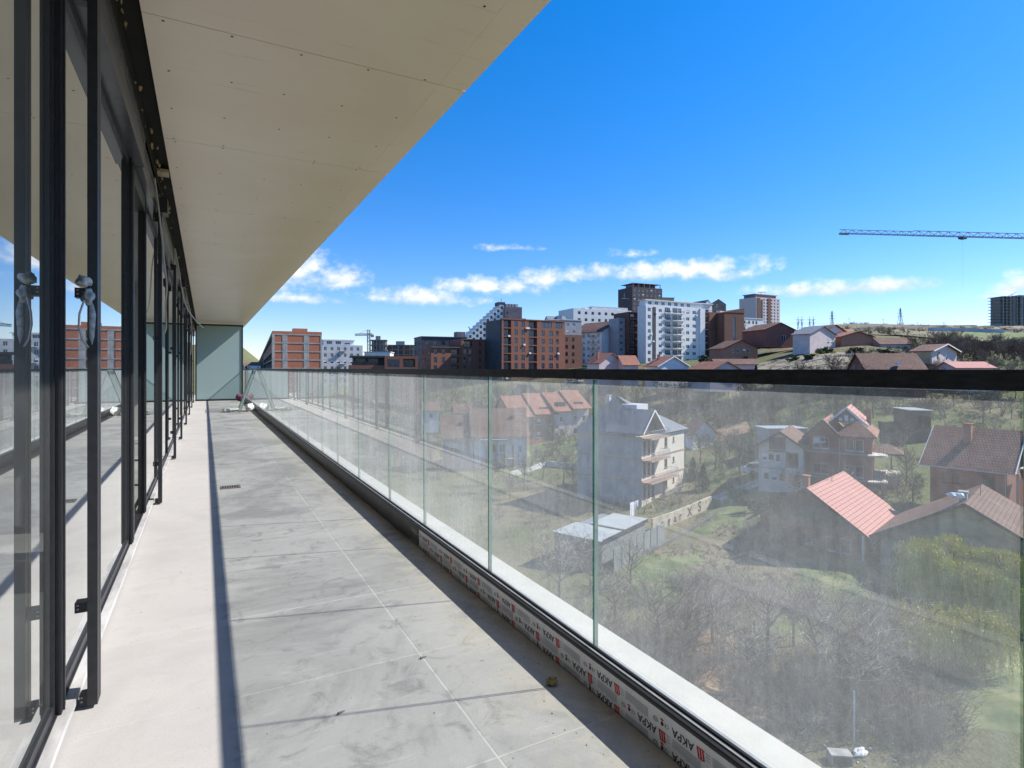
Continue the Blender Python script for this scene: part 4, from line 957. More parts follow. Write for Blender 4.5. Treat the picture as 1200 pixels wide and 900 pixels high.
    for z in zz: b.balcony('f', box, .1, z-.4, 2.0, 1.0)
    b.box('roof', -.2, W+.2, -.2, 13.2, H+.004, H+.3, WM['white'])
    # striped tower on the hill
    b = Bld('tower_block', 'lone red-brown and white striped tower block on the hill', 'tower', 886, 560, 12, 28)
    W = b.w_to(914); H = b.zt(348); zz = [H-3-3.1*k for k in range(13)]
    b.walls(0, W, 0, 20, -6, H, WM['pink'], {'f': grid([W*q for q in (.30,.42,.62,.74,.88)], zz, 2.0, 1.7)}, frame=M_['dframe'], pane=M_['paneb'])
    for q in (.04, .48): b.box('red_stripe', W*q, W*q+W*.13, -.3, -.003, -6, H-.5, BR['rust'])
    b.box('red_stripe', W*.2, W*.27, -.25, -.004, -6, H-2, WM['dbrown']); b.walls(2, W-2, 3, 16, H+.004, b.zt(344.5), WM['mauve'], {}, name='penthouse'); b.box('roof', 1, W-1, 2, 17, b.zt(344.4), b.zt(343.6), WM['raw'])
    m = MB(); m.bar((W*.42, 6, b.zt(343.6)), (W*.42, 6, b.zt(340.5)), .5); m.bar((W*.3, 6, b.zt(341)), (W*.62, 6, b.zt(340)), .7); m.build('roof_crane', M_['cranem'], b.root)
    # unfinished grey tower far right
    b = Bld('unfinished_block', 'unfinished grey concrete tower of bare floor slabs at the right edge of the picture', 'building', 1176, 560, Z(386, 560), 8)
    W = 42; H = b.zt(347); f = MB(); nf = 11
    for k in range(nf+1): f.box(-.4, W, -.4, 16, H-3.05*k-.35, H-3.05*k)
    for k in range(12): f.box(W*k/11-.3, W*k/11+.3, -.2, .5, -4, H)
    f.box(8, 17, .8, 15, -4, H); f.box(19, W-1, 1.3, 15, -4, H+1.5); f.box(2, 8, 5, 15, -4, H); f.box(W*.46, W*.5, -.6, .9, -4, H+1); f.build('concrete_frame', WM['raw'], b.root)
    m = MB(); m.box(-6, 0, 1, 8, -4, 6); m.build('site_shed', WM['raw'], b.root)
    m = MB(); m.bar((14, 4, H), (14, 4, H+3), .3); m.bar((10, 4, H+.8), (19, 4, H+4.6), .35); m.build('roof_crane', M_['cranem'], b.root)
    b = Bld('low_building', 'low bluish shed on the hilltop left of the unfinished grey tower', 'building', 1123, 560, Z(384.5, 560), 0)
    b.walls(0, 18, 0, 8, -3, 2.6, WM['lgrey'], {}); b.box('roof', -.3, 18.3, -.3, 8.3, 2.61, 2.9, WM['grey'])
city()

# ------------------------------------------------------------------ houses on the slopes above the rail
def simple_house(lab, px, px1, d, rot, ridge_py, eave_py, base_py, wallm, roofm, axis, dp=8, op=None, near=False, chim=None, over=.5, trim=None, frame=None, name='house', left=None, group=None):
    b = Bld(name, lab, 'house', px, d, Z(base_py, d), rot, group, near); W = b.w_to(px1); H = b.zt(eave_py); h = b.zt(ridge_py)-H
    if left is not None: dp = b.d_to(left)
    b.W, b.D, b.H, b.h, b.box_ = W, dp, H, h, (0, W, 0, dp)
    o = op(b) if op else {}
    b.walls(0, W, 0, dp, -2.5, H, wallm, o, gable=(axis, h), frame=frame)
    r = b.gable(0, W, 0, dp, H, h, roofm, axis, over=over, trim=trim)
    for (fx, fy, hh) in (chim or []): b.chimney(W*fx, dp*fy, H+h*.35, hh, BR['orange'], roof=r)
    return b
def slope_houses():
    S = simple_house; g2 = lambda us, z, w=1.1, h=1.3: (lambda b: {'f': [(b.W*u, z, w, h, 'win') for u in us]})
    S('beige house with two brick chimneys and brown tiled roof, just over the rail', 702, 730, 142, 30, 414, 425, 441, WM['pink'], BR['terray'], 'y', left=688, op=lambda b: {'f': [(b.W*.4, b.H-.6, .8, 1.0, 'win')]}, chim=[(.2,.5,2.2),(.35,.8,2.0)])
    S('small annex with low brown roof right of the beige house with two chimneys', 731, 748, 141, 10, 417, 427, 440, WM['pink'], BR['terra'], 'x', dp=6)
    S('house with open timber gable under a brown roof in front of the big white block', 771, 806, 138, 25, 418, 429, 443, WM['white'], BR['terray'], 'y', left=756, op=lambda b: {'f': [(b.W*.35, b.H-1.2, 1.0, 1.2, 'win')]}, trim=M_['white'], chim=[(.35,.75,2.0)])
    S('pink-roofed cottage low against the rail under the brick house with white gable windows', 832, 870, 128, 20, 424, 435, 446, WM['pink'], BR['terray'], 'y', dp=8, op=lambda b: {})
    S('long dark-roofed house between the pink-roofed cottage and the brick house', 840, 886, 150, -8, 421, 427, 440, WM['pink'], BR['tile'], 'x', dp=8)
    S('orange brick house with brown gable below the right end of the big white block', 849, 888, 188, 12, 398.5, 408, 427, BR['orange'], BR['tiley'], 'y', dp=9, op=lambda b: {'f': [(b.W*u, b.H-1.5, 1.0, 1.3, 'win') for u in (.2,.36,.55,.68)]+[(b.W*u, b.H-4.4, 1.0, 1.4, 'win') for u in (.2,.5,.72)]}, trim=M_['bframe'])
    S('red brick house with wide dark red roof at the foot of the striped tower', 897, 931, 192, 15, 378, 386, 398, BR['red'], BR['tiley'], 'y', dp=12, op=lambda b: {'f': [(b.W*.3, b.H-1.2, 1.2, 1.2, 'win'), (b.W*.55, b.H-3.8, 1.6, 1.9, 'win')]})
    b = S('pinkish white house with grey roof and low wing on the hillside', 949, 979, 172, 30, 381.5, 391, 405.5, WM['pink'], BR['slate'], 'y', dp=5.5, op=lambda b: {'f': [(b.W*.66, .9, 1.1, 1.2, 'win'), (b.W*.82, .9, 1.1, 1.2, 'win'), (b.W*.72, 3.0, 1.4, 1.2, 'win')]})
    S('white house with dark pitched roof and side balconies tucked behind the pinkish white house', 967, 988, 183, 25, 380.5, 387, 402, WM['white'], BR['tiley'], 'y', dp=8, op=lambda b: {'f': [(b.W*.3, b.H-2.0, 1.2, 1.6, 'win'), (b.W*.62, b.H-4.6, 1.4, 1.8, 'win')]}, over=.8)
    S('windowless brick house with shallow gable in front of a bright tiled roof', 986, 1023, 178, 14, 388.5, 394.5, 407, BR['orange'], BR['terray'], 'y', dp=9, trim=M_['bframe'])
    S('house showing a bright terracotta roof behind the windowless brick house', 984, 1004, 192, 10, 385, 392, 404, BR['orange'], BR['terra'], 'x', dp=8)
    b = S('long low house with dark red striped roof and white wall on the hillside', 1032, 1068, 178, -4, 396, 403, 413, WM['lgrey'], BR['tile'], 'x', dp=7, op=g2((.2,.5,.75), .6))
    b = S('wide brown roof with skylight and chimney, brick house half hidden by the rail', 1017, 1085, 112, -6, 414.5, 434, 450, BR['red'], BR['tile'], 'x', dp=8, op=lambda b: {'l': [(3, b.H-.5, .9, 1, 'win')]}, chim=[(.55,.62,1.2)])
    m = MB(); m.box(b.W*.52, b.W*.52+.7, .2, .9, b.H+b.h*.32, b.H+b.h*.5); m.build('skylight', M_['wframe'], b.root)
    b = S('tan and white two-storey house with loft gable, right of the wide brown roof', 1092, 1121, 140, 32, 403, 411, 437, WM['pink'], BR['tiley'], 'y', left=1070, op=lambda b: {'f': [(b.W*.2, b.H-2.2, .9, 1.4, 'win'), (b.W*.55, b.H-2.2, .9, 1.4, 'win'), (b.W*.25, b.H+.1-.9, 1.0, .7, 'win')], 'l': [(b.D*.1, b.H-2.2, 1.0, 1.3, 'win'), (b.D*.5, b.H-2.2, 1.6, 2.0, 'log')]}, trim=M_['white'], over=.8)
    b.box('side_panel', -.06, -.003, .3, b.D-.2, b.H-2.9, b.H-.1, WM['tan'])
    S('pale pink sheet-metal roof of a house just above the rail at the right', 1121, 1164, 116, -3, 424.5, 431, 446, WM['pink'], BR['pinky'], 'x', dp=6)
    S('tan house peak with two small white windows, far behind the four-storey grey house', 716, 728, 131, 25, 454, 462, 474, WM['tan'], BR['terray'], 'y', dp=9, op=lambda b: {'f': [(b.W*.25, b.H-.6, .6, 1.2, 'win'), (b.W*.58, b.H-.6, .6, 1.2, 'win')]})
    # small town on the far left slope
    rnd = random.Random(4); rm = [BR['terra'], BR['tile']]; proto = []
    for k in range(26):
        px = rnd.uniform(262, 318); d = rnd.uniform(430, 820); z = T(px, d)
        b = Bld('house', 'tiny white house with red roof in the far town left of the bare brick block', 'house', px, d, z, rnd.uniform(-30, 50), 'houses of the far town')
        w, dd = rnd.uniform(8, 13), rnd.uniform(8, 11); hh = rnd.uniform(5, 9); b.walls(0, w, 0, dd, -3, hh, WM['white'], {'f': [(1.2, hh-2.2, 1.2, 1.4, 'win'), (w-2.8, hh-2.2, 1.2, 1.4, 'win')]}, gable=('x', 2.6)); b.gable(0, w, 0, dd, hh, 2.6, rm[k % 2])
slope_houses()

# ------------------------------------------------------------------ the near houses below, seen through the glass
def near_houses():
    # a: white house with scaffold
    b = Bld('house', 'white house with long brown roof and timber scaffold on its front', 'house', 556, 104, T(560,104)-.3, 8, None, True)
    W = b.w_to(617); H = b.zt(510); D = 10; h = b.zt(482)-H
    b.walls(0, W, 0, D, -2.5, H, WM['white'], {'f': [(W*.28, 3.1, 1.2, 1.4, 'win'), (W*.47, 3.1, 1.2, 1.4, 'win'), (W*.3, .4, 1.2, 1.4, 'win'), (W*.85, 3.0, .6, 1.2, 'win')]}, gable=('x', h))
    b.walls(-5.5, -.02, 1, D-1, -2.5, H-.3, WM['grey'], {'f': [(1.2, 2.6, 1.1, 1.3, 'win')], 'l': [(2, 2.6, 1, 1.3, 'win')]}, name='annex', gable=('x', h*.8), frame=M_['dframe'])
    r = b.gable(0, W, 0, D, H, h, BR['tile'], 'x', .6); b.gable(-5.5, -.65, 1, D-1, H-.3, h*.8, BR['tile'], 'x', .55)
    b.box('lean_to_roof', W*.1, W*.62, -1.6, -.02, H-.9, H-.7, M_['galv']); b.chimney(W*.78, 3.0, H+.8, 2.4, BR['red'], roof=r); b.chimney(-1.5, 3.2, H+.4, 2.2, BR['red'])
    t = thing('scaffold', 'weathered timber scaffold standing against the white house with long brown roof', 'scaffold', tuple(b.root.matrix_basis.translation), b.root.rotation_euler.z)
    for k in range(4):
        m = MB(); x = W*.22+k*W*.17
        m.bar((x,-1.1,-.6), (x,-1.1,4.4), .1); m.bar((x,-.3,-.6), (x,-.3,4.4), .1); m.bar((x,-1.1,1.9), (x,-.3,1.9), .08); m.build('standard', M_['wood'], t)
    m = MB(); m.box(W*.2, W*.75, -1.2, -.2, 2.0, 2.06); m.bar((W*.2,-1.15,3.0), (W*.75,-1.15,3.1), .09); m.bar((W*.22,-1.17,.1), (W*.57,-1.17,2.9), .09); m.bar((W*.40,-1.2,2.0), (W*.73,-1.2,.0), .09); m.build('planks', mat('pale timber', (.5,.42,.3)), t)
    # b: terrace of brick and pink houses
    S = simple_house
    for k, (p0, p1, d, pr, pe, pb, wm, lab, c) in enumerate((
      (600, 652, 122, 466, 487, 519, BR['orange'], 'orange brick terrace house with twin gabled roof, left of the pink terrace house', .3),
      (650, 690, 126, 462, 480, 514, WM['pink'], 'pink rendered terrace house with stepped tiled roofs right of the orange brick terrace house', .3))):
        b = Bld('terrace_house', lab, 'house', p0, d, Z(pb, d), 26, None, True); W = b.w_to(p1); H = b.zt(pe); h = b.zt(pr)-H; D = 9
        b.walls(0, W, 0, D, -2.5, H, wm, {'f': [(W*u, z, .9, 1.2, 'win') for u in (.15,.55,.8) for z in (.8, 3.6) if z+1.3 < H]})
        for q, (xa, xb) in enumerate(((-.3, W*.52), (W*.48, W+.3))):          # two sheds of roof side by side, falling to the street
            m = MB(); zo = .45*q; m.hexa([(xa,-.9,H-.5+zo),(xb,-.9,H-.5+zo),(xb,D*.6,H+h+zo),(xa,D*.6,H+h+zo),(xa,-.9,H-.35+zo),(xb,-.9,H-.35+zo),(xb,D*.6,H+h+.16+zo),(xa,D*.6,H+h+.16+zo)]); m.build('roof', BR['terra'], b.root)
            m = MB(); m.hexa([(xa,D*.61,H+h-.05+zo),(xb,D*.61,H+h-.05+zo),(xb,D+.4,H-.2),(xa,D+.4,H-.2),(xa,D*.61,H+h+.12+zo),(xb,D*.61,H+h+.12+zo),(xb,D+.4,H),(xa,D+.4,H)]); m.build('roof', BR['terra'], b.root)
            m = MB(); m.face([(xa+.35,.003,H),(xa+.35,D*.6,H+h+zo-.1),(xa+.35,D,H)]); m.face([(xb-.35,.003,H),(xb-.35,D*.6,H+h+zo-.1),(xb-.35,D,H)]); m.build('gable_wall', wm, b.root)
            m = MB(); m.box((xa+xb)/2-1, (xa+xb)/2+1, .6, 3.2, H-.1, H+1.5); m.build('dormer', WM['dgrey'], b.root)
    S('steep brown-roofed house behind the orange brick terrace house', 610, 634, 150, 20, 452, 468, 486, WM['old'], BR['terray'], 'y', dp=9, op=lambda b: {'f': [(b.W*.45, b.H-.5, .9, 1.2, 'win')]})
    S('small pale house among bare trees, left of the white house with scaffold', 498, 514, 128, 15, 473, 481, 494, WM['white'], BR['tile'], 'x', dp=7, op=lambda b: {'f': [(b.W*.3, .8, .9, 1.1, 'win')]})
    S('house with a pale lit roof among trees behind the grey annex of the scaffolded house', 534, 552, 140, 12, 475, 484, 497, WM['old'], BR['tile'], 'x', dp=7)
    # c: four storey grey house, left flank painted grey for its shade, cream lit front right with balconies
    b = Bld('apartment_house', 'four-storey grey house with cream lit front, terracotta bands and a balcony on each floor', 'building', 752, 77, Z(590, 77), 50, None, True)
    W, D = b.w_to(802), b.d_to(677); z4 = b.zt(512); fh = z4/3.02; box = (0, W, 0, D); fl = [0, fh, 2*fh, 3*fh]
    op = {'f': [], 'l': []}
    for k in range(3):
        z = fl[k]
        op['f'] += [(.5, z+.5, .7, 1.9, 'win'), (1.75, z+.5, .7, 1.9, 'win'), (2.9, z+.15, .9, 2.2, 'door'), (W*.50, z+.9, .95, 1.4, 'win'), (W*.70, z+1.4, .55, .75, 'win')]
    op['l'] = [(D*.2, fl[1]+1, .9, 1.2, 'win')]
    b.walls(*box, -2.5, z4, WM['cream'], op, frame=M_['bframe']); b.box('flank', -.05, -.004, .0, D, -2.5, z4, WM['grey'])  # grey flank sheet carries the shade of this side in its colour
    for z in fl[1:]: b.box('string_course', -.1, W+.04, -.07, -.004, z-.16, z+.05, WM['band']); b.box('string_course', -.12, -.055, -.06, D, z-.16, z+.05, WM['band'])
    for k, wd in ((1, .62), (2, .42), (3, .42)): b.balcony('f', box, -.1, fl[k]-.12, W*wd, 1.5, slab=WM['band'], railm=M_['galv'])
    b.balcony('f', box, W*.32, .0, W*.5, 1.3, slab=WM['band'], railm=M_['galv'])
    b.box('post', -.02+.12, .32, -1.45, -1.2, -2, 0.0, WM['band']) ; b.box('pier', W*.46, W*.49, -.3, -.004, -2, fl[1]-.2, WM['band'])
    # attic with steep slate roof, gable over the balcony corner
    hr = b.zt(468)-z4
    at = MB(); at.face([(W*.02,.5,z4+.01),(W*.42,.5,z4+.01),(W*.22,.5,z4+2.9)]); at.build('gable_wall', WM['dgrey'], b.root)
    m = MB()
    xa, xm, xb = -.35, W*.22, W*.47
    for xe in (xa, xb): m.hexa([(xe,-.4,z4+.25),(xm,-.4,z4+3.3),(xm,D*.55,z4+3.3),(xe,D*.55,z4+.25),(xe,-.4,z4+.42),(xm,-.4,z4+3.47),(xm,D*.55,z4+3.47),(xe,D*.55,z4+.42)])
    m.build('roof', BR['slate'], b.root)
    for xq in (xa, xb): t = MB(); t.bar((xq,-.45,z4+.35), (xm,-.45,z4+3.4), .06, .22); t.build('bargeboard', M_['white'], b.root)
    m = MB(); x0, x1 = W*.47, W+.5
    m.hexa([(W*.3,D*.6,z4+hr),(x1,-.5,z4-.1),(x1,D+.5,z4-.1),(W*.3,D*.62,z4+hr),(W*.3,D*.6,z4+hr+.15),(x1,-.5,z4+.05),(x1,D+.5,z4+.05),(W*.3,D*.62,z4+hr+.15)])
    m.face([(x1,-.5,z4+.05),(W*.3,D*.6,z4+hr+.15),(W*.47,-.5,z4+.05)])
    m.face([(-.5,D+.5,z4+.05),(x1,D+.5,z4+.05),(W*.3,D*.61,z4+hr+.15)]); m.face([(-.5,.6,z4+.05),(-.5,D+.5,z4+.05),(W*.3,D*.61,z4+hr+.15)])
    r = m.build('roof', BR['slate'], b.root); b.box('dormer', W*.25, W*.5, D*.25, D*.5, z4+1.2, z4+hr*.8, WM['lgrey']); b.chimney(W*.28, D*.72, z4+hr*.55, 2.4, WM['lgrey'], roof=r)
    m = MB(); m.tube([(W+.08,-.08,-2),(W+.08,-.08,z4)], .06, 6); m.build('downpipe', M_['steel'], b.root)
    # laundry below the lowest balcony
    lx, ly = P(738, 71.5); t = thing('clothes_line', 'clothes line with white and pale blue towels under the four-storey grey house', 'clothes line', (lx, ly, Z(604, 73.5)), -YAW+R_(48))
    m = MB(); m.tube([(0,0,-.2),(0,0,2.2)], .035, 5); m.build('post', M_['steel'], t); m = MB(); m.tube([(2.2,0,-.2),(2.2,0,2.2)], .035, 5); m.build('post', M_['steel'], t); m = MB(); m.tube([(0,0,2.1),(1.1,0,2.05),(2.2,0,2.1)], .012, 4); m.build('line', M_['wood'], t)
    for (x, w, h, mm) in ((.1, 1.0, 1.75, M_['white']), (1.1, .6, 1.15, mat('pale blue towel', (.42,.48,.62), .9)), (1.62, .5, .8, M_['white'])):
        m = MB()
        for q in range(8):
            xa, xb = x+w*q/8, x+w*(q+1)/8; ya, yb = .05*math.sin(q*1.3), .05*math.sin((q+1)*1.3); m.face([(xa,ya,2.06-h),(xb,yb,2.06-h),(xb,0,2.07),(xa,0,2.07)]); m.face([(xa,.02+ya,2.06-h),(xb,.02+yb,2.06-h),(xb,.02,2.07),(xa,.02,2.07)])
        m.build('towel', mm, t)
    # d: little white house
    b = S('small white house with terracotta roof right behind the four-storey grey house', 812, 838, 103, 24, 494, 508, 530, WM['white'], BR['terray'], 'y', left=800, near=True, op=lambda b: {'f': [(b.W*.2, .5, .8, 1.9, 'win'), (b.W*.6, .9, .9, 1.1, 'win')]})
    # e: cream house with loft balcony
    b = Bld('house', 'cream two-storey house with brown roof and recessed dark balconies, left of the three-storey brick house', 'house', 889, 79, Z(569, 79), -33, None, True)
    W = b.w_to(941); H = b.zt(521); h = b.zt(505)-H; D = 9.5; z1 = b.zt(547); k_ = W/6
    op = [(.45*k_, z1+1.0, .7, .9, 'win'), (1.3*k_, z1+1.0, .8, .9, 'win'), (2.3*k_, z1+.9, .6, 1.0, 'win'), (3.65*k_, z1+.2, 1.75*k_, 2.1, 'log'), (.7*k_, .9, .7, 1.0, 'win'), (1.8*k_, .9, .7, 1.0, 'win'), (2.8*k_, .9, .7, 1.0, 'win'), (4.75*k_, .2, .9, 1.7, 'door')]
    b.walls(0, W, 0, D, -2.5, H, WM['cream'], {'f': op, 'r': []}, gable=('y', h)); b.gable(0, W, 0, D, H, h, BR['tiley'], 'y', .65, trim=M_['dframe'])
    m = MB(); m.box(W*.24, W*.62, -.02, -.006, H-.5, H+h*.62); m.box(W*.22, W*.64, -.35, -.03, H-.75, H-.62); m.build('loft_balcony', M_['wood'], b.root); b.box('string_course', -.03, W*.6, -.05, -.004, z1-.1, z1+.04, WM['old'])
    # f: three storey brick house with tiled hipped and gabled roofs
    b = Bld('house', 'three-storey red brick house with terracotta roofs, white windows and round corner balconies', 'house', 947, 78, Z(570, 78), -34, None, True)
    W = b.w_to(1022); H = b.zt(508); D = 10; z1, z2 = b.zt(553), b.zt(528); k_ = W/8.6; op = []
    for z in (z1-.35, z2+.15):
        op += [(.75*k_, z+.35, .95, 1.4, 'win'), (1.8*k_, z+.35, .95, 1.4, 'win'), (5.1*k_, z+.2, .95, 1.45, 'win'), (6.4*k_, z+.2, .95, 1.5, 'win')]
    op2 = [(.8, z1-.2, 1.0, 1.9, 'win'), (.8, z2+.1, 1.0, 1.9, 'win'), (2.4, z2+.1, .8, 1.5, 'win')]
    b.walls(0, W*.52, -.5, D, -2.5, H, BR['red'], {'f': [o for o in op if o[0] < W*.5]+[(.9*k_, H-.95, .6, .7, 'win'), (1.75*k_, H-.95, .6, .7, 'win')]}, gable=('y', 1.9)); b.walls(W*.52+.01, W, 0, D, -2.5, H, BR['red'], {'f': [(o[0]-W*.52,)+o[1:] for o in op if o[0] > W*.5], 'r': op2})
    for z in (z1-.55, z2-.1): b.box('string_course', -.06, W+.05, -.57, -.505, z, z+.22, WM['raw'])
    for z in (z1-.55, z2-.1):
        m = MB(); c = (W, .3)
        pts = [(c[0]+1.7*math.cos(a), c[1]+1.7*math.sin(a)) for a in [R_(-105+21*q) for q in range(11)]]
        m.face([(p[0],p[1],z) for p in pts]); m.face([(p[0],p[1],z+.2) for p in pts])
        for p, q in zip(pts, pts[1:]): m.face([(p[0],p[1],z),(q[0],q[1],z),(q[0],q[1],z+.2),(p[0],p[1],z+.2)])
        bo = m.build('balcony', WM['cream'], b.root)
        m = MB()
        for p in pts: m.bar((p[0]*.985+c[0]*.015,p[1],z+.2), (p[0]*.985+c[0]*.015,p[1],z+1.1), .03)
        for p, q in zip(pts, pts[1:]): m.bar((p[0]*.985+c[0]*.015,p[1],z+1.1), (q[0]*.985+c[0]*.015,q[1],z+1.1), .05)
        m.build('railing', M_['steel'], bo)
    b.box('column', W+1.0, W+1.3, -.9, -.6, -2.5, z1-.56, WM['band'])
    hr = b.zt(478)-H; r = b.gable(0, W*.5, -.5, D, H, 1.9, BR['terray'], 'y', .55, trim=M_['dframe'])
    b.hip(W*.5, W, 0, D, H+.02, hr*.62, BR['terra'], .55, 'y'); b.gable(W*.32, W*.86, 2.2, D+.4, H+hr*.45, hr*.55, BR['pinky'], 'y', .4, trim=M_['white'])
    m = MB(); m.face([(W*.34,2.2,H+hr*.45),(W*.84,2.2,H+hr*.45),(W*.59,2.2,H+hr*.98)]); m.build('gable_wall', WM['dgrey'], b.root)
    m = MB()
    for q in range(3): m.box(W*(.47+.09*q), W*(.53+.09*q), 2.12, 2.19, H+hr*.5, H+hr*(.72 if q == 1 else .62))
    m.build('window', M_['wframe'], b.root); b.chimney(W*.92, D*.6, H+hr*.3, 2.2, BR['red'])
    b.box('porch', W+.01, W+3.0, 3, 8, -2.5, z1, WM['cream']); b.hip(W, W+3, 3, 8, z2, 1.0, BR['tile'], .4, name='porch_roof')
    # g: pink sheet roof
    b = Bld('house', 'one-storey brick house with big pink sheet-metal roof and timber gable at right of the lawn', 'house', 1012, 54.5, Z(662, 54.5), -52, None, True)
    # corner px 1012 is the right front corner; rebuild with the front running up left
    b.root.location = (*P(1012, 54.5), Z(662, 54.5)); b.root.rotation_euler.z = -YAW+R_(-44)
    # local -x runs to the left back along the gable wall; local y runs to the right back along the eaves wall
    L, D = 9.6, 11.5; H = 3.2; h = 3.4; k = (-L, 0, 0, D)
    b.walls(-L, 0, 0, D, -2.5, H, BR['red'], {'f': [(L*.47, 1.0, .55, .75, 'win'), (L*.66, .75, .95, 1.35, 'win'), (L*.79, .75, .95, 1.4, 'win'), (L*.2, .3, .9, 1.9, 'door')], 'r': [(3.2, .9, 1.0, 1.2, 'win')]}, frame=mat('weathered white frame', (.5,.49,.46)))
    m = MB()
    for q in range(9):
        x0, x1 = -L+L*q/9, -L+L*(q+1)/9; f0, f1 = 1-abs(x0+L/2)/(L/2), 1-abs(x1+L/2)/(L/2)
        m.hexa([(x0+.01,-.05,H-.35),(x1-.01,-.05,H-.35),(x1-.01,.05,H-.35),(x0+.01,.05,H-.35),(x0+.01,-.05,H+h*f0-.02),(x1-.01,-.05,H+h*f1-.02),(x1-.01,.05,H+h*f1-.02),(x0+.01,.05,H+h*f0-.02)])
    m.build('gable_boards', M_['wood'], b.root)
    r = b.gable(-L, 0, 0, D, H, h, BR['pinky'], 'y', 1.0, .1, trim=M_['dframe']); b.chimney(-L*.5-.5, .9, H+h-.5, 1.5, BR['orange'], roof=r); b.box('corner_post', -.12, .03, -.06, -.005, -1, H-.3, M_['white']); b.box('plinth', .005, .25, -.1, D, -1.5, .3, WM['cream'])
    # h: grey house with brown roof
    b = Bld('house', 'grey rendered house with broad brown roof and tarred bargeboards behind the willows', 'house', 1032, 54, -18.0, -45, None, True)
    W = b.w_to(1252); H = b.zt(624); h = 3.75; D = 10; op = [(W*.36, H-1.1, .95, 1.3, 'win'), (W*.66, H-1.9, 1.0, 2.1, 'door'), (W*.2, .6, 1.0, 1.2, 'win')]
    b.walls(0, W, 0, D, -2.5, H, WM['old'], {'f': op}, gable=('y', h), frame=mat('greyed frame', (.35,.35,.34))); r = b.gable(0, W, 0, D, H, h, BR['tiley'], 'y', .9, .14, trim=WM['dgrey'])
    b.chimney(W*.47, 1.6, H+h-.6, 1.3, WM['grey'], roof=r); b.box('gutter', -1.15, -1.02, -.9, D+.5, H-.55, H-.40, WM['cream'])
    m = MB(); m.blob((W*.43, 1.0, H+h+.45), .32, 3, 2, .6, (2,1,.7)); m.build('tarpaulin', M_['bag'], r)
    # i: brick house with chequered tile roof
    b = Bld('house', 'single-storey dark brick house with chequered tile roof and brick chimney at the right', 'house', 1090, 65, Z(590, 65), -52, None, True)
    W = b.w_to(1180); H = b.zt(538); h = b.zt(503)-H; D = 8.4
    b.walls(0, W, 0, D, -2.5, H, BR['red'], {'f': [(W*.17, H-2.4, .95, 1.15, 'win'), (W*.31, H-2.4, 1.0, 1.15, 'win'), (W*.7, H-2.5, 1.0, 1.3, 'win')]}, gable=('x', h), frame=M_['dframe']); r = b.gable(0, W, 0, D, H, h, BR['terra'], 'x', .8, .16, trim=M_['white']); b.chimney(W*.42, 2.6, H+h*.45, 2.5, BR['orange'], .7, roof=r)
    b.box('porch_roof', W+.9, W+3.3, .5, 4, H-.2, H-.05, WM['cream']); b.box('porch_post', W+.8, W+1.05, -.4, -.15, -2, H-.5, WM['band'])
    # concrete frame building behind the brick houses
    b = Bld('low_building', 'dark open-fronted shed on the bank behind the house with chequered tile roof', 'building', 1068, 92, Z(505, 92), -14, None)
    W = b.w_to(1091); b.walls(0, W, 0, 7, -2, 3.2, WM['dgrey'], {'f': grid([.4, W*.55], [.4], 1.2, 2.0, 'dark')}); b.box('roof', -.4, W+.4, -.4, 7.4, 3.205, 3.35, WM['grey'])
    b = Bld('shed', 'long low grey garden shed behind the cream house', 'shed', 900, 92, Z(522, 92), 2, None); W = b.w_to(945); b.walls(0, W, 0, 4, -2, 2.6, WM['grey'], {'f': grid([1, 3.5], [.8], 1, 1, 'win')}); b.box('roof', -.3, W+.3, -.3, 4.3, 2.605, 2.75, M_['galv'])
    # j: white roofed shed and sheet fence
    b = Bld('shed', 'grey sheet-metal shed with two pale flat roof sheets in front of the four-storey house', 'shed', 705, 54, -18.0, 52, None)
    W, D = b.w_to(757), b.d_to(650); z = b.zt(634); corr = mat('corrugated sheet', (.20,.215,.225), .5, .25, 2.0, .0, stretch=(6,6,.3))
    b.walls(0, W*.98, 0, D, -2, z-.12, corr, {}); rf = mat('pale roof sheet', (.38,.395,.385), .5, .08, 1)
    b.box('roof_sheet', -.2, W*.45, -.2, D+.2, z-.1, z, rf); b.box('roof_sheet', W*.45+.05, W, -.2, D*.72, z+.05, z+.15, rf); b.box('trim', -.22, W, -.28, -.21, z-.12, z+.16, M_['dframe'])
    m = MB(); m.box(.02, W+2, -1.25, -1.19, -2, z-.5)
    for q in range(7): m.box(W*q/6, W*q/6+.08, -1.31, -1.255, -2, z-.4)
    x, y = b.root.location.x, b.root.location.y
    f = thing('sheet_fence', 'grey sheet-metal fence running along the front of the shed with pale roof sheets', 'fence', (x, y, -18.0), b.root.rotation_euler.z); m.build('sheets', corr, f)
near_houses()

# ------------------------------------------------------------------ cranes, pylons, walls, cars, small things outside
def lattice(mb, a, b, w, n, r, tri=False, up=None):
    """square or triangular truss between a and b"""
    a, b = Vector(a), Vector(b); t = (b-a).normalized(); up = up or (Vector((0,0,1)) if abs(t.z) < .9 else Vector((1,0,0)))
    s = t.cross(up).normalized(); v = s.cross(t)
    offs = [(-s*w/2), (s*w/2), v*w*1.05] if tri else [(-s-v)*w/2, (s-v)*w/2, (s+v)*w/2, (-s+v)*w/2]
    m = len(offs); L = (b-a).length
    for o in offs: mb.bar(a+o, b+o, r*1.35)
    for k in range(n):
        p, q = a+t*L*k/n, a+t*L*(k+1)/n; mid = (p+q)/2
        if tri:
            for o in offs[:2]: mb.bar(p+o, mid+offs[2], r*.8); mb.bar(mid+offs[2], q+o, r*.8)
            mb.bar(p+offs[0], p+offs[1], r*.7); mb.bar(p+offs[0], q+offs[1], r*.6)
        else:
            for i in range(m): mb.bar(p+offs[i], q+offs[(i+1)%m], r*.7); mb.bar(p+offs[i], p+offs[(i+1)%m], r*.6)
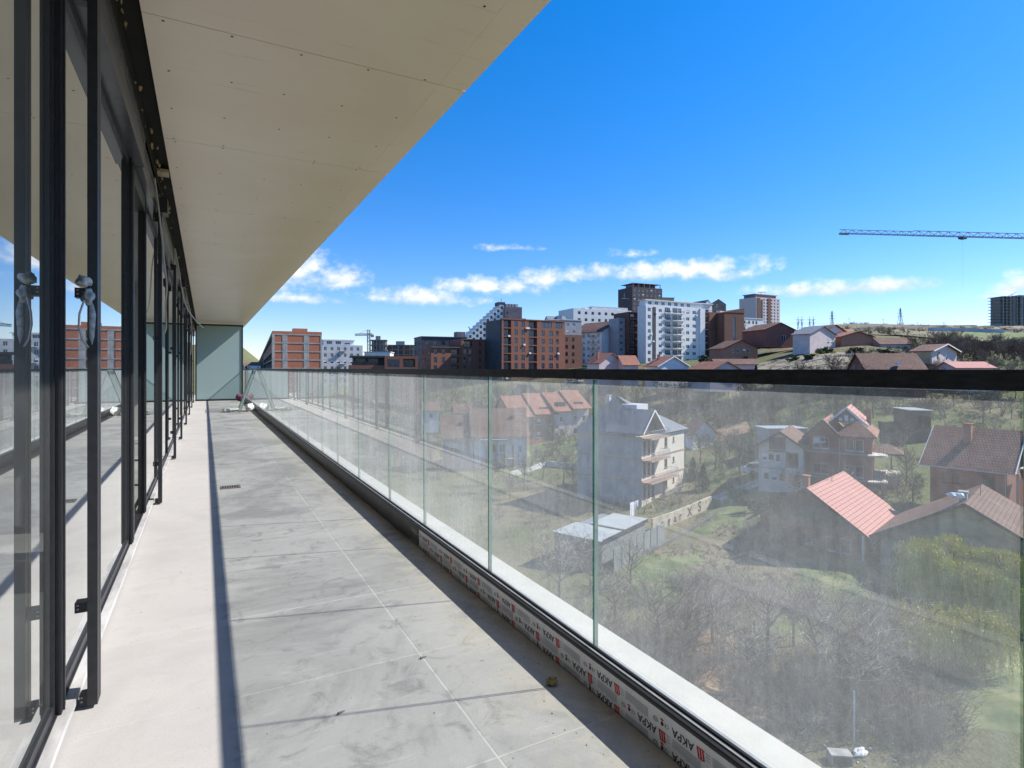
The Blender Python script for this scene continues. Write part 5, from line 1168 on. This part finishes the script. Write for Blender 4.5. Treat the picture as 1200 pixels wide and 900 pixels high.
def cranes():
    d0 = 150; z = Z(273.5, d0); ax, ay = P(984, d0); bx, by = P(1460, 163)
    t = thing('tower_crane', 'blue-grey lattice crane jib reaching into the sky from the right edge', 'crane', (bx, by, T(1460,163)))
    A, B = Vector((ax-bx, ay-by, z-t.location.z)), Vector((0, 0, z-t.location.z)); M = A+(B-A)*.5; m = MB()
    lattice(m, A, A+(B-A)*.17, .95, 9, .10, True); lattice(m, A+(B-A)*.17, A+(B-A)*.45, 1.15, 12, .115, True); lattice(m, A+(B-A)*.45, B-(B-A)*.02, 1.35, 20, .125, True)
    m.bar(A+Vector((0,0,-.1)), A+(B-A)*.02+Vector((0,0,-.1)), .5); m.build('jib', M_['cranem'], t)
    m = MB(); lattice(m, (0,0,-2), (0,0,B.z+.5), 2.0, 24, .16); m.build('mast', M_['cranem'], t)
    m = MB(); lattice(m, (0,0,B.z+.5), (0,0,B.z+7), 1.2, 5, .12); m.build('cat_head', M_['cranem'], t)
    m = MB(); D = (B-A).normalized(); lattice(m, B, B+D*16, 1.3, 8, .12); m.box(D.x*15-1.2, D.x*15+1.2, D.y*15-1.2, D.y*15+1.2, B.z-2.5, B.z-.7); m.build('counter_jib', M_['cranem'], t)
    q = A+(B-A)*.285; m = MB(); m.box(q.x-1.0, q.x+1.0, q.y-.6, q.y+.6, q.z-.65, q.z-.25); tr = m.build('trolley', M_['dframe'], t)
    m = MB(); m.tube([(q.x-.25,q.y,q.z-.65),(q.x-.25,q.y,q.z-14)], .006, 4); m.tube([(q.x+.25,q.y,q.z-.65),(q.x+.25,q.y,q.z-14)], .006, 4); m.build('hook_line', M_['steel'], tr)
    # small distant crane on the left
    d = 470; x, y = P(432, d); t = thing('tower_crane', 'small pale tower crane standing among the distant unfinished blocks', 'crane', (x, y, -8)); zt_ = Z(392, d)+8; m = MB(); lattice(m, (0,0,0), (0,0,zt_+4), 1.8, 14, .3); m.build('mast', M_['galv'], t)
    u = Vector((RT.x, RT.y, .02)); m = MB(); lattice(m, Vector((0,0,zt_))-u*11, Vector((0,0,zt_))+u*3, 1.4, 9, .26); m.build('jib', M_['galv'], t); m = MB(); m.bar((0,0,zt_+4), Vector((0,0,zt_))-u*10, .18); m.build('tie_bar', M_['galv'], t); m = MB(); c = u*3; m.box(c.x-1, c.x+1, c.y-1, c.y+1, zt_-2.2, zt_); m.build('counterweight', M_['steel'], t)
    # luffing jib behind the stepped white block
    d = 330; x, y = P(556, d); t = thing('tower_crane', 'tilted crane tip poking up left of the staircase-shaped white block', 'crane', (x, y, -5)); m = MB(); z0 = Z(392,d)+5; lattice(m, (0,0,0), (0,0,z0), 1.6, 12, .25); m.build('mast', M_['cranem'], t); m = MB(); m.bar((0,0,z0), (-RT.x*3.5, -RT.y*3.5, z0+4.5), .5); m.build('jib', M_['cranem'], t)
def pylons():
    d = 640
    def pyl(px, top, base, kind, lab, w):
        x, y = P(px, d); z = Z(base, d)-2; h = Z(top, d)-z; t = thing('pylon', lab, 'pylon', (x, y, z), -YAW); m = MB(); r = .32
        if kind == 'tower':
            for k in range(8):
                a, b = k/8, (k+1)/8; wa, wb = w*(1-a)**1.3+.5, w*(1-b)**1.3+.5
                for sx in (-1,1):
                    for sy in (-1,1): m.bar((sx*wa/2,sy*wa/2,h*a), (sx*wb/2,sy*wb/2,h*b), r)
                    m.bar((sx*wa/2,-wa/2,h*a), (-sx*wb/2,-wb/2,h*b), r*.7)
            m.build('tower', M_['galv'], t); m = MB()
            for zz, ww in ((.62,4.0),(.76,3.4),(.9,2.6)): m.bar((-ww,0,h*zz), (ww,0,h*zz), r)
            m.build('crossarm', M_['galv'], t)
        else:
            for sx in (-1,1):
                m.bar((sx*w/2-1.5,0,0), (sx*w/2,0,h*.8), r*1.3); m.bar((sx*w/2+1.5,0,0), (sx*w/2,0,h*.8), r*1.3); m.bar((sx*w/2,0,h*.8), (sx*w/2,0,h), r)
                for k in range(4): m.bar((sx*w/2-1.5*(1-k/4),0,h*.8*k/4), (sx*w/2+1.5*(1-(k+1)/4),0,h*.8*(k+1)/4), r*.7)
            m.build('legs', M_['galv'], t); m = MB(); m.bar((-w/2-2.5,0,h*.8), (w/2+2.5,0,h*.8), r*1.6); m.bar((-w/2-2.5,0,h*.62), (w/2+2.5,0,h*.62), r); m.bar((-w/2,0,h*.62), (w/2,0,h*.8), r*.7); m.build('crossarm', M_['galv'], t)
    pyl(937.5, 371, 388, 'portal', 'two-legged power line portal on the skyline, left one of the pair', 4.2); pyl(951, 371, 388, 'portal', 'two-legged power line portal on the skyline, right one of the pair', 4.2)
    pyl(975, 364.5, 386, 'tower', 'slender lattice pylon right of the pair of power line portals', 3.2); pyl(1055, 361, 384, 'tower', 'lattice pylon standing alone on the middle of the hilltop', 5)
    rnd = random.Random(8); xs = [905, 918, 944, 963, 984, 995, 1004, 1016, 1028, 1035, 1041, 1066, 1075, 1087, 1097, 1106, 1115]
    for k, px in enumerate(xs):
        x, y = P(px, d); h = rnd.choice((7, 9, 12)) if px != 995 and px != 1035 else 17; zb = T(px, d)-1; m = MB(); m.tube([(0,0,0),(0,0,h)], [.3,.16], 5); m.bar((-1.6*RT.x,-1.6*RT.y,h*.93), (1.6*RT.x,1.6*RT.y,h*.93), .2)
        o = m.build('power_pole', M_['galv']); o.location = (x, y, zb); tag(o, 'thin power line pole on the hilltop skyline', 'pole', 'power poles on the hilltop')
    m = MB(); L = [P(px, d) for px in (905, 960, 1020, 1110)]; o0 = L[0]
    for zz in (Z(380.5,d), Z(379,d)):
        for a, b in zip(L, L[1:]): m.bar((a[0]-o0[0],a[1]-o0[1],zz), (b[0]-o0[0],b[1]-o0[1],zz-.5), .14)
    o = m.build('busbar', M_['galv']); o.location = (*o0, 0); tag(o, 'long thin overhead line strung between the hilltop poles', 'power line')
def wall_run(name, lab, cat, pts, h, th, m, sink=1.0):
    mb = MB(); w = [Vector(P(*p)) for p in pts]; o = w[0]; zs = [ground_z(p.x, p.y) for p in w]
    for a, b, za, zb in zip(w, w[1:], zs, zs[1:]):
        n = max(1, int((b-a).length/3)); 
        for k in range(n):
            p, q = a+(b-a)*k/n, a+(b-a)*(k+1)/n; t = (q-p).normalized()*.999; nn = Vector((-t.y, t.x))*th/2; zp, zq = ground_z(p.x,p.y), ground_z(q.x,q.y)
            P4 = [p-nn, q-nn, q+nn, p+nn]; Z4 = [zp, zq, zq, zp]
            mb.hexa([(v.x-o.x, v.y-o.y, z-sink-zs[0]) for v, z in zip(P4, Z4)]+[(v.x-o.x, v.y-o.y, z+h-zs[0]) for v, z in zip(P4, Z4)])
    ob = mb.build(name, m); ob.location = (o.x, o.y, zs[0]); tag(ob, lab, cat); return ob
def post_fence(lab, pts, h, m, step=2.5, rails=(.35,.75), tk=.07):
    w = [Vector(P(*p)) for p in pts]; o = w[0]; z0 = ground_z(o.x, o.y); t = thing('post_fence', lab, 'fence', (o.x, o.y, z0)); wire = MB()
    for a, b in zip(w, w[1:]):
        n = max(1, int((b-a).length/step)); prev = None
        for k in range(n+1):
            p = a+(b-a)*k/n; z = ground_z(p.x, p.y)-z0; post = MB(); post.bar((p.x-o.x,p.y-o.y,z-.3), (p.x-o.x,p.y-o.y,z+h), tk); post.build('post', m, t)
            if prev:
                for r in rails: wire.bar((prev[0],prev[1],prev[2]+h*r), (p.x-o.x,p.y-o.y,z+h*r), .03)
            prev = (p.x-o.x, p.y-o.y, z)
    wire.build('rails', m, t)
def car(lab, px, d, rot, paint):
    x, y = P(px, d); t = thing('parked_car', lab, 'car', (x, y, ground_z(x, y)+.02), -YAW+R_(rot)); m = MB(); prof = [(-2.1,.35),(-2.1,.75),(-1.95,.88),(-1.2,.95),(2.0,.9),(2.1,.7),(2.1,.35)]
    def loft(prof, w0, w1, mm, zmid):
        n = len(prof)
        for k in range(n):
            a, b = prof[k], prof[(k+1)%n]; wa, wb = (w0 if a[1] < zmid else w1), (w0 if b[1] < zmid else w1); mm.face([(a[0],-wa,a[1]),(b[0],-wb,b[1]),(b[0],wb,b[1]),(a[0],wa,a[1])])
        for s in (-1, 1): mm.face([(p[0], s*(w0 if p[1] < zmid else w1), p[1]) for p in prof])
    loft(prof, .85, .80, m, .8); loft([(-.75,1.45),(-.6,1.47),(.9,1.47),(1.05,1.44),(1.0,1.40),(-.7,1.40)], .62, .62, m, 0); m.build('body', paint, t)
    m = MB(); loft([(-1.25,.945),(-.72,1.40),(1.02,1.40),(1.75,.91)], .76, .62, m, 1.2); m.build('windows', M_['pane'], t)
    for (cx, cy) in ((-1.3,-.8),(1.3,-.8),(-1.3,.8),(1.3,.8)):
        m = MB(); m.tube([(cx,cy-.1,.32),(cx,cy+.1,.32)], .32, 14); w = m.build('wheel', M_['gasket'], t); m = MB(); m.tube([(cx,cy-.11,.32),(cx,cy+.11,.32)], .19, 10); m.build('rim', M_['grey_metal'], w)
def yard_things():
    wall = wall_run('garden_wall', 'low tan concrete wall with black scrawled graffiti beside the four-storey house', 'wall', [(764,66.5),(790,69.5),(833,75.5)], 1.5, .2, mat('tan concrete wall', (.46,.40,.31), .9, .25, .9))
    a, b = Vector(P(764,66.5)), Vector(P(833,75.5)); t = (b-a).normalized(); n = Vector((t.y, -t.x)); m = MB(); o = wall.location
    s = 0
    pa, pb = Vector(P(764,66.5)), Vector(P(790,69.5))
    for k, (ch, dist, sz) in enumerate((('o',1.6,1.0),('g',3.0,1.0),('a',4.3,1.1),('r',5.5,1.1),('X',7.4,1.2),('S',9.9,1.45),("'",11.8,1.1))):
        segs = [(Vector(P(764,66.5)), Vector(P(790,69.5))), (Vector(P(790,69.5)), Vector(P(833,75.5)))]; L0 = (segs[0][1]-segs[0][0]).length
        q, dd = (segs[0], dist) if dist < L0 else (segs[1], dist-L0); tt = (q[1]-q[0]).normalized(); nn = Vector((tt.y, -tt.x)); base = q[0]+tt*dd+nn*.112; z = ground_z(base.x, base.y)+.25-o.z
        put_text(m, ch, sz*1.25, lambda u, v: (base.x+tt.x*u-o.x, base.y+tt.y*u-o.y, z+v), 0, .03)
    m.build('graffiti', M_['ink'], wall)
    wall_run('kerb_wall', 'dark low wall along the lawn edge below the graffiti wall', 'wall', [(745,57.5),(770,60),(846,73.5)], .35, .3, mat('dark stone', (.10,.10,.10), .95, .3, 1.5))
    wall_run('garden_wall', 'low white garden wall in front of the pink terrace houses', 'wall', [(598,98),(640,104),(690,99)], .9, .2, M_['white'])
    wall_run('retaining_wall', 'thin pale blue-grey wall line crossing the green hillside at the right', 'wall', [(1088,300),(1130,300),(1176,296)], 2.6, .5, mat('pale blue wall', (.42,.47,.55), .8, .1, .2))
    wall_run('garden_wall', 'pale rubble wall on the slope below the pinkish white house', 'wall', [(905,150),(960,154),(1000,158)], .8, .5, M_['concrete'])
    post_fence('thin dark post fence along the lawn left of the cream house', [(842,76),(866,80),(893,82)], 1.5, M_['dframe'], 2.2)
    post_fence('leaning wire fence of slim posts crossing the rough grass below the graffiti wall', [(742,47),(800,50),(870,55),(930,57)], 1.3, M_['steel'], 3.0, (.9,.5), .05)
    post_fence('post and rail fence behind the small white house', [(838,100),(880,100),(905,98)], 1.2, M_['steel'], 2.4)
    post_fence('pale fence on the slope beside the hillside houses', [(985,166),(1030,163),(1075,160)], 1.3, M_['white'], 3.0)
    car('white hatchback parked on the grass beside the cream house', 886, 86, 15, mat('white car paint', (.7,.7,.71), .25, .03, spec=.6))
    car('white car parked at the foot of the rust red storeys', 668, 190, 70, mat('white car paint', (.7,.7,.71)))
    car('silver car parked right of the white car at the foot of the brick quarter', 678, 191, 60, mat('silver car paint', (.35,.37,.4), .25, .03, spec=.6))
    # white pole and dumped box at the foot of the slope
    x, y = P(1001, 29.6); m = MB(); m.tube([(0,0,-.3),(0,0,2.7)], .045, 6); o = m.build('post', M_['white']); o.location = (x, y, ground_z(x, y)); tag(o, 'slim white post standing among the bare trees at the bottom right', 'post')
    x, y = P(984, 28.3); m = MB(); m.box(-.72,.72,-.4,.4,-.3,.02); m.box(-.72,-.62,-.45,.4,.02,1.1); m.box(.62,.72,-.45,.4,.02,1.1); m.box(-.62,.62,-.45,.4,1.0,1.1); m.box(-.62,.62,.3,.4,.02,1.0); b = MB(); b.box(-.62,.62,-.3,-.25,.02,1.0)
    t = thing('dumped_cabinet', 'dumped white-edged cabinet with dark front at the very bottom of the slope', 'cabinet', (x, y, ground_z(x,y)-.3), -YAW+R_(-6)); m.build('case', M_['concrete'], t); t.scale = (.7,.7,.7); b.build('front', M_['kerbm'], t)
    m = MB(); m.blob((0,0,.1), .3, 4, 3, .6, (1.3,.8,.4)); o = m.build('sack', M_['bag'], smooth=True); x, y = P(1008, 28.8); o.location = (x, y, ground_z(x,y)); tag(o, 'torn white sack on the soil right of the dumped cabinet', 'sack')
    rnd = random.Random(21); m = MB()
    for k in range(260):
        px, d = rnd.uniform(640, 1050), rnd.uniform(27, 42)
        x, y = P(px, d); m.blob((x, y, ground_z(x,y)+.05), rnd.uniform(.03,.09), k, 1, .8, (1,1,.6), rnd.choice((0,0,0,0,0,1)))
    tag(m.build('rubble', [M_['concrete'], M_['bag']]), 'stones, paper and builders rubble scattered over the slope', 'rubble', kind='stuff')
    x, y = P(905, 64); t = thing('garden_chair', 'pair of small white posts standing on the lawn', 'post', (x, y, ground_z(x,y))); t.name = 'marker_posts'
    for q in (-.3, .25): m = MB(); m.bar((q,0,-.2), (q+.05,0,1.0), .16); m.build('post', M_['white'], t)
cranes(); pylons(); yard_things()

# ------------------------------------------------------------------ vegetation
def grow(mb_t, mb_c, rnd, h, spread=1.0, tw=.045, limbs=9, twigs=12, r0=.16, droop=0):
    top = Vector((rnd.uniform(-.4,.4), rnd.uniform(-.4,.4), h*.62)); mid = Vector((rnd.uniform(-.2,.2), rnd.uniform(-.2,.2), h*.28)); mb_t.tube([(0,0,-.6), mid, top], [r0, r0*.75, r0*.3], 7)
    for k in range(limbs):
        u = .3+.7*k/limbs; st = mid.lerp(top, max(0, (u-.3)/.7)) if u > .3 else mid
        a = k*2.4+rnd.uniform(-.4,.4); L = h*(.52-.2*u)*spread*rnd.uniform(.8,1.2)
        e1 = st+Vector((math.cos(a)*L*.5, math.sin(a)*L*.5, L*.42)); e2 = e1+Vector((math.cos(a+.3)*L*.35, math.sin(a+.3)*L*.35, L*.5))
        mb_t.tube([st, e1, e2], [r0*.38, r0*.2, r0*.07], 5)
        for q in range(twigs):
            f = rnd.random(); p = st.lerp(e1, .35+.65*f*2) if f < .5 else e1.lerp(e2, f*2-1)
            dv = Vector((rnd.uniform(-1,1), rnd.uniform(-1,1), rnd.uniform(-.1,1.2))).normalized(); l = h*rnd.uniform(.1,.24); e = p+dv*l; mb_c.twig(p, e, tw)
            for z in range(3):
                g = p.lerp(e, rnd.uniform(.25,.95)); d2 = (dv+Vector((rnd.uniform(-1,1), rnd.uniform(-1,1), rnd.uniform(-.5,.8)))*.9).normalized(); e3 = g+d2*l*rnd.uniform(.35,.7); mb_c.twig(g, e3, tw*.7)
                mb_c.twig(g.lerp(e3,.5), g.lerp(e3,.5)+(d2+Vector((rnd.uniform(-1,1),rnd.uniform(-1,1),rnd.uniform(-.4,.8)))).normalized()*l*.3, tw*.55)
def tree_proto(seed, h, lab, group, tw, mat_t, mat_c, **kw):
    rnd = random.Random(seed); t = thing('bare_tree', lab, 'tree', (0,0,-900), 0, group); a, b = MB(), MB(); grow(a, b, rnd, h, tw=tw, **kw); a.build('trunk', mat_t, t); b.build('crown', mat_c, t); return t
def plant(protos, spots, lab, group, rnd, sc=(.8,1.2)):
    for k, (px, d) in enumerate(spots):
        pr = protos[k % len(protos)]; x, y = P(px, d); loc = (x, y, ground_z(x,y)-.1); rz = rnd.uniform(0, 6.3); s = rnd.uniform(*sc)
        if pr.location.z < -800: pr.location = loc; pr.rotation_euler.z = rz; pr.scale = (s,)*3; pr['label'] = lab; pr['group'] = group
        else: dup(pr, loc, rz, s, lab, group)
def bushes(name, lab, regions, n, h, w, tw, m, seed, cat='scrub', stems=9, sub=5):
    """one tangled mass of bare stems over a stretch of ground"""
    rnd = random.Random(seed); mb = MB()
    for k in range(n):
        R = regions[k % len(regions)]
        for _ in range(12):
            px, d = rnd.uniform(R[0], R[1]), rnd.uniform(R[2], R[3]); x, y = P(px, d)
            if noise.noise(Vector((x/6, y/6, seed))) > -.18: break
        z = ground_z(x, y); hh = h*rnd.uniform(.45,1.25)
        for s in range(stems):
            a = rnd.uniform(0, 6.3); r = w*rnd.uniform(.1,1); b0 = Vector((x+rnd.uniform(-.3,.3), y+rnd.uniform(-.3,.3), z-.1)); e = Vector((x+math.cos(a)*r, y+math.sin(a)*r, z+hh*rnd.uniform(.5,1))); mid = b0.lerp(e,.5)+Vector((0,0,hh*.12))
            mb.twig(b0, mid.lerp(e,.4), tw); mb.twig(mid, e, tw*.8)
            for q in range(sub):
                g = b0.lerp(e, rnd.uniform(.35,1)); mb.twig(g, g+Vector((rnd.uniform(-1,1), rnd.uniform(-1,1), rnd.uniform(-.3,1)))*hh*.28, tw*.65)
    return tag(mb.build(name, m), lab, cat, kind='stuff')
def leafy(name, lab, cat, px, d, w, h, m, seed, n=900, leaf=.16, shape='cone', group=None, trunk=True, dp=None):
    """an evergreen of many small leaf faces round a tapered stem"""
    rnd = random.Random(seed); x, y = P(px, d); t = thing(name, lab, cat, (x, y, ground_z(x,y)-.1), -YAW, group); dp = dp or w; lobes = [(rnd.uniform(-.5,.5)*w, rnd.uniform(-.4,.4)*dp, h*rnd.uniform(.25,.8), rnd.uniform(.3,.55)) for _ in range(14)]; mb = MB()
    for k in range(n):
        if shape == 'cone':
            f = rnd.random()**.8; r = w/2*(1-f)**.8*math.sqrt(rnd.random())*(1+.35*noise.noise(Vector((f*6,k*.003,seed)))); a = rnd.uniform(0,6.3); c = Vector((r*math.cos(a), r*math.sin(a), h*(.06+.94*f)))
        else:
            L = lobes[k % len(lobes)]; v = Vector((rnd.gauss(0,1), rnd.gauss(0,1), rnd.gauss(0,1))).normalized()*rnd.uniform(.55,1.05); c = Vector((L[0]+v.x*w*.3*L[3]*1.6, L[1]+v.y*dp*.3*L[3]*1.6, max(.05, L[2]+v.z*h*.32*L[3]*1.6)))
        e1 = Vector((rnd.gauss(0,1), rnd.gauss(0,1), rnd.gauss(0,.6))).normalized()*leaf*rnd.uniform(.6,1.3); e2 = e1.cross(Vector((rnd.gauss(0,1), rnd.gauss(0,1), rnd.gauss(0,1)))).normalized()*leaf*.6
        mb.face([c-e1, c-e2, c+e1, c+e2])
    mb.build('crown', m, t); s = MB(); s.tube([(0,0,-.4),(0,0,h*.8)], [.12,.03], 6); s.build('trunk', M_['bark'], t)
def willow(lab, px, d, h, w, seed, n=650):
    rnd = random.Random(seed); x, y = P(px, d); t = thing('willow_tree', lab, 'tree', (x, y, ground_z(x,y)-.1)); tr, cr = MB(), MB(); tr.tube([(0,0,-.5),(.15,.1,h*.35),(0,.2,h*.6)], [.3,.22,.13], 8); ends = []
    for k in range(13):
        a = k*2.4; L = w*.5*rnd.uniform(.45,1.05); s = Vector((.05,.15,h*rnd.uniform(.35,.6))); m1 = s+Vector((math.cos(a)*L*.45, math.sin(a)*L*.45, h*.33)); e = s+Vector((math.cos(a)*L, math.sin(a)*L, h*.30)); tr.tube([s,m1,e], [.1,.06,.02], 5); ends += [(s,m1,e)]
    for k in range(n):
        s, m1, e = ends[k % len(ends)]; f = rnd.random(); p = m1.lerp(e, f)+Vector((rnd.gauss(0,.35), rnd.gauss(0,.35), rnd.uniform(-.2,.35))); L = p.z*rnd.uniform(.35,.95); sx, sy = rnd.gauss(0,.16), rnd.gauss(0,.16); q = p
        for g in range(5):
            v = p+Vector((sx*(g+1)*.5, sy*(g+1)*.5, -L*((g+1)/5)**1.15)); cr.twig(q, v+Vector((0,0,-.05)), .04)
            for _ in range(2):
                c = q.lerp(v, rnd.random()); a = Vector((rnd.gauss(0,1), rnd.gauss(0,1), -1.2)).normalized()*.2; b = a.cross(Vector((rnd.gauss(0,1), rnd.gauss(0,1), 0))).normalized()*.028; cr.face([c, c+a*.5+b, c+a, c+a*.5-b])
            q = v
    tr.build('trunk', M_['bark'], t); cr.build('crown', M_['willow'], t)
def vegetation():
    rnd = random.Random(31)
    nearp = [tree_proto(k, 6.5, 'x', 'x', .03, M_['bark'], M_['twigl'] if k % 2 else M_['twigs'], limbs=11, twigs=16) for k in (1,2,3)]
    plant(nearp, [(720,43),(770,39),(835,40),(900,38.5),(955,36),(1010,37.5),(1045,37),(985,33.5),(1035,33),(880,34),(690,48),(655,46),(930,40),(800,36),(1000,31.5),(740,50)], 'bare grey-brown tree among the scrub on the slope below the balcony', 'bare trees below the balcony', rnd, (.7,1.05))
    midp = [tree_proto(k+10, 7, 'x', 'x', .07, M_['bark'], M_['twigs'] if k % 2 else M_['twigr'], limbs=10, twigs=12) for k in (1,2,3)]
    plant(midp, [(660,92),(636,96),(672,86),(615,90),(598,84),(700,98),(845,90),(855,96),(866,88),(838,92),(820,96),(1052,72),(1062,76),(1070,70),(1046,80),(985,68),(930,72),(575,88),(560,92),(480,100),(505,108),(525,98),(455,110),(470,120),(430,115)], 'bare tree in the gardens between the houses below', 'bare trees between the houses', rnd, (.55,1.0))
    farp = [tree_proto(k+20, 8, 'x', 'x', .14, M_['bark'], M_['twigs'] if k % 2 else M_['twigr'], limbs=9, twigs=9) for k in (1,2)]
    sp = []
    for _ in range(150):
        R = rnd.choice(((480,700,128,175),(700,860,112,160),(860,1200,98,128),(860,1200,98,128),(1060,1220,140,200),(1090,1220,150,230)))
        sp.append((rnd.uniform(R[0],R[1]), rnd.uniform(R[2],R[3])))
    plant(farp, sp, 'small bare tree in the grey scrub climbing the hillside', 'bare trees on the hillside', rnd, (.4,.8))
    bushes('thicket', 'tangled grey-brown scrub covering the slope below the balcony', [(600,1000,27,47),(640,820,34,50),(840,1090,30,43),(980,1130,28,40)], 520, 2.1, 1.3, .032, M_['twigs'], 2, stems=10, sub=6)
    bushes('thicket', 'paler dry stalks and brambles among the dark scrub below the balcony', [(640,1060,30,48),(760,960,44,52)], 360, 1.7, 1.3, .03, M_['twigl'], 3, stems=8, sub=4)
    bushes('hillside_scrub', 'grey leafless scrub covering the steep bank behind the brick houses', [(850,1210,94,130),(840,1000,112,132),(1000,1220,118,150)], 900, 3.0, 1.7, .085, M_['twigs'], 4, stems=8, sub=4)
    bushes('hillside_scrub', 'reddish brown leafless scrub on the green hillside at the right', [(1050,1230,150,215),(1090,1230,170,235)], 420, 3.0, 2.4, .16, M_['twigr'], 5, stems=8, sub=4)
    bushes('hillside_scrub', 'bluish grey leafless wood behind the terrace houses on the left', [(420,720,125,190),(280,520,95,190),(640,850,112,160)], 800, 4.5, 2.2, .12, M_['twigs'], 6, stems=8, sub=4)
    bushes('hillside_scrub', 'dark lines of scrub crossing the upper hillside below the pylons', [(990,1240,395,430),(940,1080,230,300),(1100,1240,300,330)], 330, 2.6, 2.6, .25, M_['twigs'], 17, stems=7, sub=3)
    bushes('hillside_scrub', 'low dry bushes on the open slope under the pinkish white house', [(862,1000,125,168),(990,1090,150,172)], 330, 1.2, 1.0, .08, M_['twigr'], 7, stems=8, sub=3)
    bushes('garden_scrub', 'straggly bare bushes in the yards around the houses', [(560,700,66,98),(690,800,74,92),(870,960,57,66),(800,905,85,96),(1015,1080,60,76)], 330, 1.7, 1.2, .04, M_['twigs'], 8, stems=9, sub=5)
    willow('yellow-green weeping willow hanging over the front of the grey rendered house, the fuller crown', 1115, 44.5, 6.2, 6.6, 3, 2600)
    willow('yellow-green weeping willow at the right edge beside the fuller willow', 1184, 42, 6.0, 5.2, 4, 1900)
    willow('sparse greenish young willow low among the scrub at the bottom right', 1085, 37, 4.4, 4.2, 5, 620)
    willow('small sparse willow at the bottom right corner of the slope', 1150, 36, 4.2, 4.0, 6, 620)
    leafy('hedge', 'dark evergreen hedge in front of the cream house', 'hedge', 897, 70.5, 5.2, 2.0, M_['leaf'], 1, 2600, .13, 'lobes', dp=2.0)
    leafy('ivy_bush', 'mid-green leafy bush at the right end of the dark hedge', 'bush', 917, 69, 2.6, 1.7, M_['leafl'], 2, 1000, .12, 'lobes')
    leafy('conifer', 'dark conifer beside the path right of the four-storey house, the nearer of two', 'tree', 824, 83, 2.4, 4.0, M_['leaf'], 3, 1300, .14)
    leafy('conifer', 'dark conifer just behind the nearer conifer by the four-storey house', 'tree', 812, 88, 2.2, 3.6, M_['leaf'], 4, 1100, .14)
    leafy('conifer', 'dark bushy conifer at the right corner of the three-storey brick house', 'tree', 1024, 66, 2.2, 3.0, M_['leaf'], 5, 1200, .13)
    leafy('cypress', 'small columnar cypress on the grass just above the rail', 'tree', 886, 142, 1.7, 4.6, M_['leaf'], 6, 700, .22)
    leafy('evergreen_bush', 'round dark bush just above the rail right of the columnar cypress', 'bush', 907, 138, 3.4, 2.6, M_['leaf'], 7, 900, .22, 'lobes')
    leafy('evergreen_bush', 'dark green bush at the foot of the big white block', 'bush', 832, 200, 6, 3.6, M_['leaf'], 8, 900, .34, 'lobes')
    for k, (px, d) in enumerate(((962,166),(970,168),(1038,160),(930,160),(948,158),(1002,164),(1090,135),(1104,133),(870,190),(1150,128))):
        leafy('garden_bush', 'olive garden bush beside the houses on the slope above the rail', 'bush', px, d, 2.8, 2.0, M_['leafl'] if k % 3 == 0 else M_['leaf'], 30+k, 420, .26, 'lobes', 'garden bushes on the slope')
    m = MB(); r = random.Random(9)                       # rough grass tufts near enough to show
    for k in range(9000):
        px, d = r.uniform(640, 1080), r.uniform(34, 86); x, y = P(px, d)
        if noise.noise(Vector((x/9, y/9, 2))) < -.05: continue
        z = ground_z(x, y)
        for _ in range(3): m.twig((x+r.uniform(-.2,.2), y+r.uniform(-.2,.2), z-.03), (x+r.uniform(-.35,.35), y+r.uniform(-.35,.35), z+r.uniform(.12,.4)), .05, r.choice((0,0,1)))
    tag(m.build('rough_grass', [mat('dry grass', (.22,.19,.11), .9, .3, .5), mat('green grass', (.10,.12,.04), .9, .3, .5)]), 'tufts of dry and green rough grass on the ground below', 'grass', kind='stuff')
vegetation()
